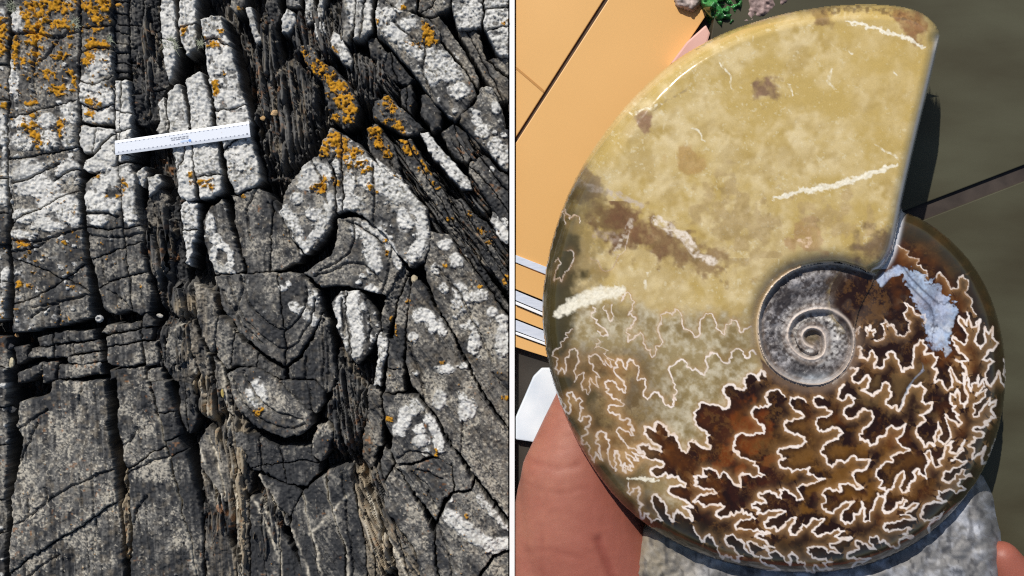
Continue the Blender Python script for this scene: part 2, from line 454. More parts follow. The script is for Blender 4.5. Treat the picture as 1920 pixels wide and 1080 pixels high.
BZ = -92 + 80 * shelf + 34 * (fc - .5) * (0.35 + 0.65 * shelf) - 12 * (1 - edge) + 10 * (hc - .5) * sstep(0, .2, h2 - h1) + 6 * N_str * 2 + 5 * N_mid + 9 * np.clip(f2 - f1, 0, .8)
BZ = np.minimum(BZ, 2 + 4 * N_mid)
bcol = mixc(np.broadcast_to(C_DARK * .9, PX.shape + (3,)), C_MID, np.clip(0.22 + 0.9 * (hc - .4) + 1.2 * N_mid + .9 * N_str, 0, .95))
bcol = mixc(bcol, C_TAN * 1.15, np.clip(tanz * (0.35 + 1.8 * (N_str + .1) + 0.4 * fc), 0, 0.95))
bcol = mixc(bcol, C_RUST, np.clip((SPO - .7) * 3, 0, .5))
bcol = mixc(bcol, C_TAN, np.clip((strata(4, 40, 71) - .62) * 5, 0, .4))
bcol = mixc(bcol, C_PALE * 1.15, VEIN)
kx = (HPX + 20) / HPX * S
# ---- the slabs. p outline, z height, w white crust, o orange crust, dk darkness 0..1, sp pale speckle, cuts = joints
def SL(p, z=0, w=0.0, o=0.0, dk=0.4, sp=0.5, cuts=(), r=6, tilt=(0, 0), tan=0.0, rough=1.0, cr=(), bed=1.0):
    return dict(p=p, z=z, w=w, o=o, dk=dk, sp=sp, cuts=cuts, r=r, tilt=tilt, tan=tan, rough=rough, cr=cr, bed=bed)
SLABS = [
 SL([(-66,-66),(18,-66),(17,30),(16,100),(14,200),(12,300),(14,380),(12,470),(14,560),(12,602),(-66,602)], w=.35, o=.3, cuts=[[(-70,112),(30,122)],[(-70,180),(30,190)],[(-70,330),(30,338)],[(-70,395),(30,402)],[(-70,455),(30,460)],[(-70,540),(30,528)]]),
 SL([(-66,628),(12,632),(14,680),(12,740),(14,830),(10,900),(8,980),(6,1146),(-66,1146)], dk=.5, sp=.4, w=.25, cuts=[[(-70,680),(20,690)],[(-70,770),(20,760)],[(-70,840),(20,835)],[(-70,930),(20,940)],[(-70,1010),(20,1000)]]),
 SL([(27,-66),(146,-66),(148,60),(147,130),(146,220),(146,300),(150,380),(155,440),(158,490),(166,540),(170,595),(110,612),(60,620),(27,622),(26,560),(24,490),(22,420),(17,330),(16,270),(18,200),(21,110),(24,40)],
    w=.34, o=.24, dk=.32, sp=.6, z=3, cuts=[[(10,222),(40,215),(80,206),(120,195),(158,183)],[(10,299),(60,293),(100,284),(158,272)],[(15,424),(45,402),(80,390),(105,375),(160,352)],[(40,489),(60,497),(83,503),(110,520),(150,537),(175,553)],[(16,572),(63,562),(97,542),(127,520),(165,492)]],
    cr=[[(22,66),(60,60),(100,75),(148,60)],[(60,120),(90,100),(125,60),(146,52)],[(25,450),(70,456),(110,440),(155,428)],[(63,577),(113,567),(167,553)],[(110,565),(113,612)],[(25,472),(60,468),(90,450)],[(60,0),(75,60),(62,120),(70,190)],[(60,595),(90,575),(112,568)],[(25,345),(60,330),(110,305)],[(100,340),(130,320),(150,318)]]),
 SL([(153,-66),(206,-66),(208,60),(210,150),(212,231),(180,232),(151,228),(152,100)], w=.3, o=.3, z=0, cuts=[[(145,50),(180,52),(220,46)],[(145,100),(180,88),(220,92)],[(145,150),(175,158),(220,140)],[(145,190),(180,205),(220,190)]]),
 SL([(150,236),(180,238),(213,241),(214,252),(192,267),(178,284),(158,287),(151,270)], w=.9, z=1, cuts=[[(182,225),(180,260),(170,300)]]),
 SL([(155,318),(160,302),(180,288),(196,269),(214,254),(218,300),(217,312),(190,322),(165,322)], w=.95, z=2, r=8),
 SL([(212,-66),(236,-66),(239,60),(240,142),(214,148),(212,60)], z=-14, dk=.75, sp=.3, cuts=[[(205,y),(245,y + 4)] for y in (-30, 0, 24, 44, 58, 80, 96, 116, 132)], r=5),
 SL([(214,152),(240,149),(243,185),(246,215),(244,262),(246,300),(220,306),(217,250),(214,200)], w=1, z=-2, cuts=[[(205,203),(250,214)],[(205,252),(250,238)],[(205,282),(250,292)],[(228,140),(226,200)]], r=8),
 SL([(160,345),(172,332),(200,315),(250,306),(253,340),(255,375),(260,400),(266,450),(272,510),(280,560),(278,585),(262,592),(240,580),(215,590),(196,580),(186,545),(172,490),(165,430)],
    z=1, w=.1, o=.12, dk=.5, sp=.5, cuts=[[(155,425),(200,430),(240,428),(275,418)],[(160,492),(190,478),(230,465),(280,449)],[(175,545),(200,532),(235,518),(285,506)],[(222,300),(227,360),(231,430),(240,500),(249,605)]],
    cr=[[(168,440),(210,446),(262,440)],[(200,545),(225,560),(245,580)],[(165,400),(200,398),(222,410)],[(190,490),(196,530)]]),
 SL([(245,-66),(290,-66),(296,0),(300,60),(311,130),(317,155),(306,180),(300,225),(272,236),(250,224),(247,150),(243,60)], z=-20, dk=.8, sp=.1, rough=2.6, cuts=[[(268,-70),(272,60),(282,130),(280,240)],[(235,45),(310,60)],[(235,118),(320,100)],[(235,180),(320,165)]]),
 SL([(294,-66),(322,-66),(324,0),(330,60),(333,100),(326,128),(319,154),(312,130),(303,60)], w=.95, z=2, cuts=[[(290,70),(340,78)]]),
 SL([(333,-66),(364,-66),(367,40),(366,92),(352,103),(342,82),(334,40)], w=.95, o=.1, z=0, cuts=[[(325,52),(372,46)]]),
 SL([(378,36),(396,30),(414,28),(424,62),(435,100),(450,158),(462,200),(468,222),(468,250),(486,310),(488,338),(470,352),(440,360),(426,332),(420,280),(406,222),(395,170),(385,100)], w=.72, o=.15, z=6, cuts=[[(370,85),(400,70),(440,92)],[(395,212),(430,205),(470,192)],[(410,290),(440,262),(480,250)]], r=7),
 SL([(350,152),(362,140),(375,135),(385,150),(394,190),(400,235),(408,270),(414,330),(416,358),(396,372),(378,374),(372,350),(362,280),(355,200)], w=1, o=.06, z=4, r=8, cuts=[[(355,262),(420,252)],[(360,335),(420,325)]]),
 SL([(317,172),(328,160),(338,158),(347,190),(353,235),(360,278),(366,320),(368,372),(352,380),(338,368),(330,320),(322,262),(315,205)], w=.97, z=2, r=8, cuts=[[(310,270),(370,258)],[(325,330),(345,300),(350,270)]]),
 SL([(337,384),(352,378),(369,382),(371,425),(362,460),(358,500),(352,495),(346,450)], w=1, z=-3, r=8, cuts=[[(330,432),(380,430)]]),
 SL([(298,192),(306,180),(312,205),(312,250),(302,256),(292,246),(300,226)], w=.95, z=-10, r=5),
 SL([(306,228),(315,224),(318,262),(308,270)], w=.9, z=-14, r=5),
 SL([(256,322),(272,312),(276,330),(268,352),(258,348)], w=.9, z=-14, r=5), SL([(278,332),(296,324),(302,340),(290,360),(278,372)], w=.85, z=-14, r=6),
 SL([(268,400),(286,362),(300,352),(316,372),(308,410),(296,450),(290,500),(279,500),(274,450)], z=-26, dk=.75, sp=.2, rough=2.2, tan=.2),
 SL([(304,440),(318,380),(334,390),(342,430),(352,500),(356,540),(334,556),(312,540),(302,490)], z=-40, dk=.9, sp=.1, rough=2.2, cuts=[[(325,360),(328,560)]]),
 SL([(380,420),(394,392),(414,372),(424,395),(432,430),(444,470),(456,508),(440,514),(404,514),(394,490),(384,455)], w=.3, dk=.35, sp=.5, z=-2),
 SL([(434,366),(452,364),(480,352),(504,366),(524,396),(545,450),(566,476),(560,492),(535,502),(510,510),(466,512),(452,470),(444,430)], z=-3, dk=.5, sp=.55, cuts=[[(512,340),(508,420),(506,520)]], cr=[[(478,352),(460,400),(470,450)],[(500,380),(515,400)]]),
 SL([(524,396),(532,370),(541,345),(560,322),(580,300),(603,286),(622,312),(627,350),(629,394),(612,438),(590,462),(570,476),(546,450)], w=.42, o=.1, dk=.3, sp=.6, z=16, bed=.3, cr=[[(585,300),(600,330),(612,380)]]),
 SL([(598,282),(608,262),(620,240),(640,250),(662,262),(700,302),(760,346),(800,394),(808,440),(797,488),(772,502),(742,472),(720,438),(700,420),(676,402),(650,392),(634,400),(628,316)], w=.42, o=.12, dk=.3, sp=.6, z=14, bed=.3, cuts=[[(640,240),(642,290),(641,340),(644,410)]], cr=[[(700,312),(702,420)],[(628,290),(612,318)]]),
 SL([(634,412),(664,406),(700,418),(734,452),(757,500),(745,520),(722,555),(700,548),(650,535),(602,536),(572,512),(592,496),(620,480),(633,450)], w=.12, dk=.42, sp=.5, z=2, bed=.2, cr=[[(735,455),(728,520),(712,552)],[(590,520),(630,505),(660,490),(690,500),(712,530)],[(640,415),(680,425),(715,455),(735,500)],[(600,508),(640,490),(668,452),(662,415)]]),
 SL([(740,506),(760,500),(766,512),(745,560),(728,620),(716,640),(712,600),(724,556)], z=-12, dk=.6, sp=.3, rough=2),
 SL([(622,566),(638,546),(674,545),(690,565),(706,592),(712,618),(696,652),(672,682),(656,670),(634,622)], w=.35, z=-2, dk=.5, cuts=[[(650,540),(648,600),(662,690)]], cr=[[(685,560),(695,600),(690,640)],[(640,560),(645,620)]]),
 SL([(402,518),(450,514),(520,512),(560,514),(598,545),(604,580),(590,620),(562,664),(536,686),(500,666),(452,626),(416,572)], dk=.5, sp=.45, w=.06, z=0, bed=.2, cuts=[[(521,500),(526,560),(532,620),(536,700)]], cr=[[(462,514),(450,560),(438,590)],[(428,520),(436,560),(462,604),(500,640),(536,662),(562,640),(584,600),(592,560)],[(452,520),(460,556),(482,588),(512,612),(534,622),(556,606),(572,576),(576,540)],[(414,545),(445,600),(490,645)]]),
 SL([(363,528),(377,540),(397,553),(407,590),(404,630),(397,662),(383,637),(367,590)], z=-6, dk=.3, tan=.45, sp=.5, rough=1.6),
 SL([(410,590),(430,606),(452,640),(500,676),(533,693),(534,714),(515,709),(480,688),(445,684),(424,694),(406,668),(402,640)], z=-8, dk=.5, sp=.4, rough=1.4, cuts=[[(440,610),(432,700)],[(485,650),(480,700)]]),
 SL([(541,690),(566,671),(590,632),(605,587),(613,602),(620,630),(627,690),(625,730),(613,738),(590,712),(545,712)], z=-4, dk=.5, sp=.45, cr=[[(575,670),(572,712)],[(605,600),(607,720)],[(616,615),(614,735)]]),
 SL([(425,702),(445,689),(480,691),(514,713),(550,746),(582,776),(584,796),(566,812),(535,822),(505,812),(475,797),(450,770),(432,735)], z=8, dk=.42, sp=.65, w=.05, o=.06, r=7, bed=0, cr=[[(432,706),(446,740),(472,775),(505,796),(540,806),(572,796)],[(455,696),(468,730),(495,760),(530,780),(566,788)]]),
 SL([(518,715),(590,716),(607,734),(607,755),(591,776),(577,769),(547,742)], z=3, dk=.5, sp=.5, cr=[[(577,716),(584,775)]]),
 SL([(440,808),(475,816),(520,836),(560,839),(583,833),(589,860),(598,872),(595,890),(575,912),(535,906),(490,882),(474,880),(450,845)], z=-10, dk=.85, sp=.12, r=5, cuts=[[(520,825),(532,868),(536,915)],[(528,868),(560,864),(605,870)],[(485,810),(492,890)]]),
 SL([(593,800),(613,793),(622,810),(617,843),(600,866),(586,853),(585,827)], z=-2, dk=.4, sp=.7, r=9),
 SL([(484,889),(530,906),(560,916),(564,922),(548,960),(541,968),(516,936)], z=-12, dk=.85, sp=.1, r=4),
 SL([(470,932),(487,936),(523,988),(547,1034),(568,1075),(576,1146),(470,1146)], z=-12, dk=.85, sp=.15, r=4, cuts=[[(522,980),(527,1150)],[(490,930),(500,1150)]]),
 SL([(545,968),(566,926),(573,953),(583,1003),(597,1073),(606,1146),(583,1146),(560,1040),(544,984)], z=-9, dk=.82, sp=.15, r=4),
 SL([(569,922),(610,891),(617,933),(627,973),(643,1030),(653,1146),(604,1146),(590,1030),(577,973)], z=-8, dk=.78, sp=.2, r=4),
 SL([(614,883),(656,877),(663,920),(670,953),(683,1020),(691,1146),(656,1146),(647,1030),(630,980),(620,935)], z=-6, dk=.8, sp=.2, r=4, cr=[[(640,880),(655,1000),(668,1140)]]),
 SL([(668,922),(681,955),(711,1030),(731,1146),(696,1146),(685,1015)], z=-14, dk=.4, tan=.6, sp=.2, rough=1.8, cuts=[[(676,930),(700,1020),(712,1150)]]),
 SL([(717,956),(735,975),(760,1010),(780,1040),(806,1146),(766,1146),(735,1020),(715,975)], z=-10, dk=.45, tan=.65, sp=.25, rough=1.8, cuts=[[(722,950),(755,1030),(785,1150)]]),
 SL([(722,908),(737,881),(750,888),(770,920),(793,960),(813,1007),(814,1053),(832,1146),(805,1146),(780,1037),(757,997),(733,967),(720,950)], z=0, dk=.5, sp=.75, r=7),
 SL([(740,877),(767,873),(813,860),(833,864),(849,878),(849,920),(830,940),(817,977),(800,953),(773,917),(753,887)], z=5, dk=.45, sp=.55, o=.12, cr=[[(770,885),(800,910),(815,950)],[(780,880),(830,900)]]),
 SL([(717,738),(780,748),(797,764),(817,784),(833,818),(847,838),(888,900),(882,918),(853,919),(848,874),(813,856),(767,867),(744,872),(734,847),(738,820),(721,787)], z=8, dk=.45, sp=.5, w=.05, o=.08, cr=[[(745,860),(765,845),(800,848),(815,858)],[(848,872),(850,910)]]),
 SL([(893,905),(917,941),(953,985),(970,1027),(925,1040),(899,1073),(887,1146),(836,1146),(818,1050),(816,1006),(821,980),(838,948),(851,926),(883,923)], z=6, dk=.45, sp=.5, w=.1, o=.12, cr=[[(822,985),(845,1040),(850,1140)]]),
 SL([(970,1033),(970,1146),(891,1146),(905,1076),(927,1046)], z=0, dk=.4, sp=.7),
 SL([(776,527),(787,526),(813,574),(833,604),(853,641),(865,671),(893,721),(923,771),(970,830),(970,985),(920,930),(893,893),(880,870),(847,830),(823,780),(797,752),(771,720),(763,680),(763,620),(766,570),(770,540)], z=5, dk=.32, sp=.7, tan=.15, w=.08, o=.08, cr=[[(868,790),(865,850)],[(765,640),(790,700),(795,750)]]),
 SL([(807,432),(820,438),(842,442),(866,481),(901,524),(928,561),(970,620),(970,824),(926,764),(898,719),(869,664),(856,634),(835,599),(815,563),(797,520),(801,470)], z=9, dk=.3, sp=.7, tan=.15, w=.12, o=.1, cr=[[(820,500),(870,560),(925,680)],[(925,700),(957,740)]]),
 SL([(740,602),(748,562),(764,522),(769,546),(761,602),(757,682),(756,702),(746,700),(736,642)], z=-2, dk=.45, o=.12, sp=.5),
 SL([(708,622),(726,624),(727,660),(716,700),(713,722),(700,720),(708,660)], z=-4, w=.7, r=7),
 SL([(729,634),(742,638),(754,695),(757,736),(721,736),(729,680)], z=-6, dk=.5, o=.1, sp=.5, cuts=[[(715,690),(765,694)]]),
 SL([(690,726),(712,729),(718,790),(715,835),(701,830),(692,780)], z=-8, dk=.5, sp=.4, o=.15, tan=.2, rough=1.6),
 SL([(687,781),(699,771),(706,813),(703,873),(693,880),(678,860),(680,820)], z=-14, dk=.55, tan=.3, o=.15, rough=1.6),
 SL([(720,840),(733,850),(738,872),(722,902),(714,880)], z=-10, dk=.6, sp=.4),
 # upper right
 SL([(708,-20),(733,14),(770,24),(800,33),(823,53),(827,80),(850,110),(872,133),(890,160),(893,180),(862,218),(853,226),(813,187),(797,167),(782,147),(773,133),(733,87),(710,67),(706,33)], z=12, w=.35, dk=.25, sp=.8, cr=[[(800,80),(790,130),(810,180)],[(740,40),(790,90)]]),
 SL([(706,-66),(782,-66),(780,20),(756,22),(730,10),(708,-24)], z=6, w=.4, o=.15, dk=.3),
 SL([(788,-66),(840,-66),(846,15),(840,20),(815,30),(804,30),(786,20)], z=0, w=.2, dk=.4, sp=.5, cuts=[[(770,35),(810,10),(835,-30),(850,-70)]]),
 SL([(850,-66),(902,-66),(904,50),(895,55),(858,55),(848,20)], z=8, w=.6, dk=.3),
 SL([(906,-66),(970,-66),(970,108),(936,101),(921,76),(908,46)], z=8, w=.6, o=.1, dk=.3, cuts=[[(900,18),(975,10)],[(905,60),(975,45)]]),
 SL([(806,34),(822,31),(846,60),(880,110),(900,148),(896,162),(875,132),(849,100),(829,73)], z=2, dk=.35, sp=.5, tan=.2),
 SL([(858,58),(896,58),(912,110),(952,150),(970,190),(938,187),(911,147),(888,110)], z=0, dk=.35, tan=.35, sp=.4, cuts=[[(870,50),(905,110),(945,190)]], rough=1.4),
 SL([(938,104),(970,112),(970,175),(955,146),(920,112)], z=-6, dk=.4, tan=.3, rough=1.5),
 SL([(904,161),(923,164),(937,189),(947,240),(970,262),(970,338),(940,310),(910,280),(884,252),(862,230),(865,214),(894,189)], z=7, w=.3, dk=.3, sp=.7),
 SL([(881,304),(907,291),(970,345),(970,456),(930,400),(900,355),(879,325)], z=-2, dk=.6, sp=.4, cuts=[[(880,310),(920,350),(970,420)],[(895,290),(940,345),(975,380)]], rough=1.5),
 SL([(790,249),(803,250),(847,300),(880,343),(886,357),(864,353),(833,320),(800,277)], z=4, w=.8, dk=.4),
 SL([(790,174),(810,178),(827,207),(829,240),(808,247),(791,214)], z=0, dk=.55, sp=.6, r=9),
 SL([(750,167),(770,160),(777,187),(773,213),(754,194)], z=-4, dk=.6, sp=.5, r=8, cuts=[[(762,155),(764,215)]]),
 SL([(828,250),(850,231),(873,247),(889,283),(878,302),(857,300)], z=-3, dk=.6, sp=.5, r=7, cuts=[[(850,225),(870,305)]]),
 SL([(688,241),(710,234),(737,273),(751,327),(761,360),(736,345),(711,310),(691,280)], z=-3, dk=.45, o=.3, sp=.4, rough=1.6, cr=[[(700,240),(725,290),(750,345)]]),
 SL([(747,264),(773,261),(800,313),(830,353),(855,410),(880,460),(862,442),(830,400),(790,350),(765,310)], z=0, dk=.5, o=.25, sp=.4, rough=1.6, cuts=[[(760,255),(800,330),(870,450)]]),
 SL([(554,82),(580,81),(597,113),(623,127),(657,163),(670,193),(667,230),(647,244),(618,220),(610,187),(603,153),(578,127)], z=3, dk=.5, o=.45, sp=.3, rough=1.8, r=8),
 SL([(700,191),(727,181),(763,210),(793,240),(787,250),(754,253),(721,233),(701,220)], z=0, dk=.5, o=.4, sp=.3, rough=1.6, r=7),
 SL([(527,37),(540,18),(553,27),(555,43),(537,63),(528,60)], z=-2, w=.9, r=7), SL([(587,43),(607,43),(612,63),(598,77),(588,62)], z=-4, w=.7, r=6, o=.2),
 SL([(618,68),(627,55),(643,73),(660,110),(657,130),(643,120),(623,88)], z=-2, w=.55, r=6), SL([(568,-30),(584,-30),(588,40),(574,44)], z=-3, w=.7, r=6), SL([(594,-40),(606,-40),(608,36),(597,38)], z=-6, w=.6, r=5),
 SL([(647,-66),(670,-66),(663,43),(654,77),(640,73),(637,50)], z=0, w=.45, dk=.4, rough=1.5), SL([(674,-66),(702,-66),(698,57),(682,73),(664,70),(665,33)], z=3, w=.6, dk=.35, cr=[[(684,0),(676,70)]]),
 SL([(690,74),(706,70),(726,102),(722,118),(698,106)], z=-5, dk=.5, sp=.4, w=.15, rough=1.6), SL([(717,104),(735,98),(757,130),(776,150),(766,160),(734,150),(716,130)], z=-8, dk=.55, sp=.4, rough=1.8, cuts=[[(730,95),(750,165)]]),
 SL([(460,18),(470,14),(484,58),(494,76),(482,86),(470,60)], z=-4, w=.7, r=5), SL([(432,-66),(452,-66),(458,14),(446,24),(432,10)], z=-10, w=.4, dk=.6, o=.15, r=6),
 SL([(500,-66),(520,-66),(524,30),(514,56),(502,40)], z=-16, dk=.7, sp=.1, rough=2.2), SL([(535,-66),(560,-66),(562,10),(548,14),(536,12)], z=-10, w=.5, dk=.6, o=.2, rough=1.6),
 SL([(925,398),(970,418),(970,466),(938,450),(921,416)], z=-2, w=.6, dk=.4),
 SL([(848,372),(866,372),(905,428),(940,490),(970,545),(970,575),(925,510),(880,440)], z=-8, dk=.65, sp=.3, rough=2, o=.12, cuts=[[(855,365),(905,450),(970,560)]]),
 SL([(812,388),(836,408),(880,462),(925,535),(970,592),(970,606),(925,552),(870,476),(840,432)], z=-6, dk=.6, sp=.3, rough=2, o=.1),
 SL([(885,400),(915,420),(950,475),(970,500),(970,530),(940,480),(905,430)], z=-14, dk=.7, sp=.3, rough=2, o=.15),
 # lower left small blocks
 SL([(66,633),(100,627),(101,645),(70,649)], dk=.5, z=-4, o=.1), SL([(103,626),(180,616),(182,636),(140,638),(104,643)], dk=.5, z=-4, cuts=[[(172,605),(176,645)]]), SL([(50,673),(57,653),(100,648),(98,670)], dk=.45, z=-5, o=.12),
 SL([(103,646),(136,643),(137,661),(126,668),(103,671)], dk=.55, z=-6), SL([(139,643),(181,639),(187,658),(139,661)], dk=.5, z=-5), SL([(128,667),(186,662),(189,676),(160,683),(127,678)], dk=.5, z=-4),
 SL([(27,652),(49,648),(46,676),(30,684)], dk=.65, z=-10), SL([(110,684),(186,682),(187,703),(140,708),(110,712)], dk=.5, z=-4, sp=.6), SL([(34,698),(80,681),(77,694),(54,712),(33,718)], dk=.5, z=-8), SL([(81,681),(106,677),(104,714),(79,718)], dk=.6, z=-7),
 SL([(187,624),(200,609),(262,605),(263,615),(200,626)], dk=.5, z=-5), SL([(200,630),(263,619),(265,638),(201,650)], dk=.5, z=-3), SL([(200,653),(264,642),(267,680),(234,690),(204,680)], dk=.45, z=-3, sp=.6), SL([(204,694),(268,688),(272,712),(238,716),(218,708),(202,712)], dk=.5, z=-4),
 SL([(267,594),(277,587),(288,600),(284,610),(267,613)], dk=.4, z=-3, r=8), SL([(267,617),(284,615),(285,636),(268,638)], dk=.5, z=-5), SL([(269,642),(293,640),(298,680),(274,686)], dk=.45, z=-5), SL([(274,693),(300,688),(304,716),(276,716)], dk=.5, z=-5),
 SL([(312,614),(346,607),(343,660),(320,693),(310,686)], dk=.6, z=-10, rough=1.5), SL([(318,700),(350,660),(372,680),(362,718),(330,716)], dk=.65, z=-16, rough=1.8, tan=.2), SL([(352,610),(362,600),(378,640),(392,670),(398,700),(380,712),(366,672),(354,650)], dk=.55, z=-14, rough=1.8, tan=.35),
 SL([(400,668),(418,690),(430,740),(440,780),(424,770),(410,730)], dk=.55, z=-12, rough=1.6, tan=.3), SL([(415,800),(436,790),(452,850),(470,885),(466,930),(450,900),(430,850)], dk=.6, z=-14, rough=1.6, tan=.35),
 # lower left great slabs
 SL([(33,754),(90,741),(97,716),(190,716),(197,755),(200,805),(207,853),(213,880),(217,935),(222,980),(232,1146),(15,1146),(22,1020),(25,960),(24,930),(33,880),(43,820),(30,800)],
    z=3, dk=.38, sp=.85, bed=1.3, cuts=[[(10,1078),(40,1058),(52,1047),(100,1018),(140,993),(180,965),(230,934)]], cr=[[(85,945),(110,925),(160,900),(190,888),(225,878)],[(22,985),(50,972),(80,952),(92,930),(86,915)],[(30,806),(60,790),(85,770)],[(55,935),(53,965)],[(35,870),(52,830),(70,795)],[(40,1100),(62,1070),(110,1040)],[(150,718),(145,760)]]),
 SL([(218,706),(276,713),(287,753),(295,777),(307,823),(315,853),(323,897),(337,947),(350,997),(367,1073),(373,1146),(245,1146),(245,1053),(248,1013),(245,973),(243,933),(240,887),(233,860),(227,830),(220,787),(223,753)],
    z=1, dk=.55, sp=.75, bed=1.3, cuts=[[(228,890),(265,866),(290,847),(325,830)]], cr=[[(240,890),(270,874),(300,860),(322,852)],[(228,835),(250,825),(258,800)],[(243,1000),(256,960),(275,930)]]),
 SL([(284,716),(310,716),(327,767),(335,800),(337,825),(350,855),(367,920),(377,973),(378,1030),(382,1146),(378,1146),(354,1003),(338,933),(326,880),(318,840),(309,820),(298,773)], z=-1, dk=.72, sp=.35, cuts=[[(285,772),(310,776),(335,770)],[(298,828),(330,822),(345,812)],[(310,866),(330,850),(355,842)]]),
 SL([(334,716),(362,718),(368,790),(356,816),(343,800),(336,765)], z=-9, dk=.75, sp=.25, cuts=[[(345,710),(352,820)]]),
 SL([(371,830),(393,798),(410,820),(429,860),(435,907),(430,940),(420,943),(400,907),(380,877)], z=-6, dk=.72, tan=.25, sp=.2, cr=[[(388,815),(408,860),(420,930)]]),
 SL([(400,974),(420,988),(443,1053),(448,1146),(418,1146),(400,1020)], z=-8, dk=.6, tan=.45, sp=.3, rough=1.5), SL([(376,880),(392,905),(410,960),(396,970),(384,930)], z=-14, dk=.6, tan=.4, rough=1.5), SL([(384,985),(396,1000),(410,1060),(416,1146),(390,1146)], z=-8, dk=.6, tan=.2, sp=.5),
 SL([(452,930),(466,940),(468,1146),(452,1146)], z=-16, dk=.6, tan=.5, rough=1.8),
]
# ---- the bedrock sheet itself, left out where a slab covers it
cover = np.zeros(PX.shape, bool)
for sd in SLABS:
    xs = [q[0] for q in sd['p']]; ys = [q[1] for q in sd['p']]
    x0 = max(int((min(xs) - RX0) / G), 0); x1 = int((max(xs) - RX0) / G) + 1; y0 = max(int((min(ys) - RY0) / G), 0); y1 = int((max(ys) - RY0) / G) + 1
    X_ = PX[y0:y1, x0:x1]; Y_ = PY[y0:y1, x0:x1]
    if X_.size < 200: continue
    cv = coarse(lambda x, y: poly_sd(x, y, sd['p']), X_, Y_, 3) > 9
    for c in sd['cuts']: cv &= coarse(lambda x, y: seg_dist(x, y, c), X_, Y_, 3) > 9
    cover[y0:y1, x0:x1] |= cv
bare = ~cover
bcell = bare[:-1, :-1] | bare[1:, :-1] | bare[:-1, 1:] | bare[1:, 1:]
outcrop = grid_obj("rock_outcrop", np.minimum((PX - 960) * kx, -0.0085), (540 - PY) * kx, BZ * S, bcell, bcol, M_ROCK)
tag(outcrop, "folded dark grey schist outcrop crusted with white and orange lichen", kind="structure")
# the same rock going on beyond the picture, coarser
_keep = (PX, PY, N_big, N_mid)
PX, PY = np.meshgrid(np.r_[np.arange(-1500, RX0, 14.0), np.arange(RX0, 957, 14.0)], np.arange(-1300, 2400, 14.0))
N_mid = fbm(PX / 40, PY / 40, 12, 3) - .5
e1, e2, ec = strata_cells(60.0, 420.0, 63)
oz = -14 + 26 * (ec - .5) - 60 * np.exp(-((e2 - e1) / .06) ** 2) + 14 * N_mid
ocol = mixc(np.broadcast_to(C_DARK * 1.5, PX.shape + (3,)), C_MID, np.clip(.4 + ec - .5 + 2 * N_mid, 0, 1))
ocol = mixc(ocol, C_WHITE * .9, sstep(.52, .6, fbm(PX / 90, PY / 90, 33, 4)) * (PY < 500))
ins = (PX > RX0 + 2) & (PY > RY0 + 2) & (PY < RY1 - 2)
ocell = ~(ins[:-1, :-1] | ins[1:, :-1] | ins[:-1, 1:] | ins[1:, 1:])
grid_obj("rough_rock", np.minimum((PX - 960) * kx, -.0085), (540 - PY) * kx, oz * S, ocell, ocol, M_ROCK, outcrop)
PX, PY, N_big, N_mid = _keep

RNG = np.random.RandomState(4)

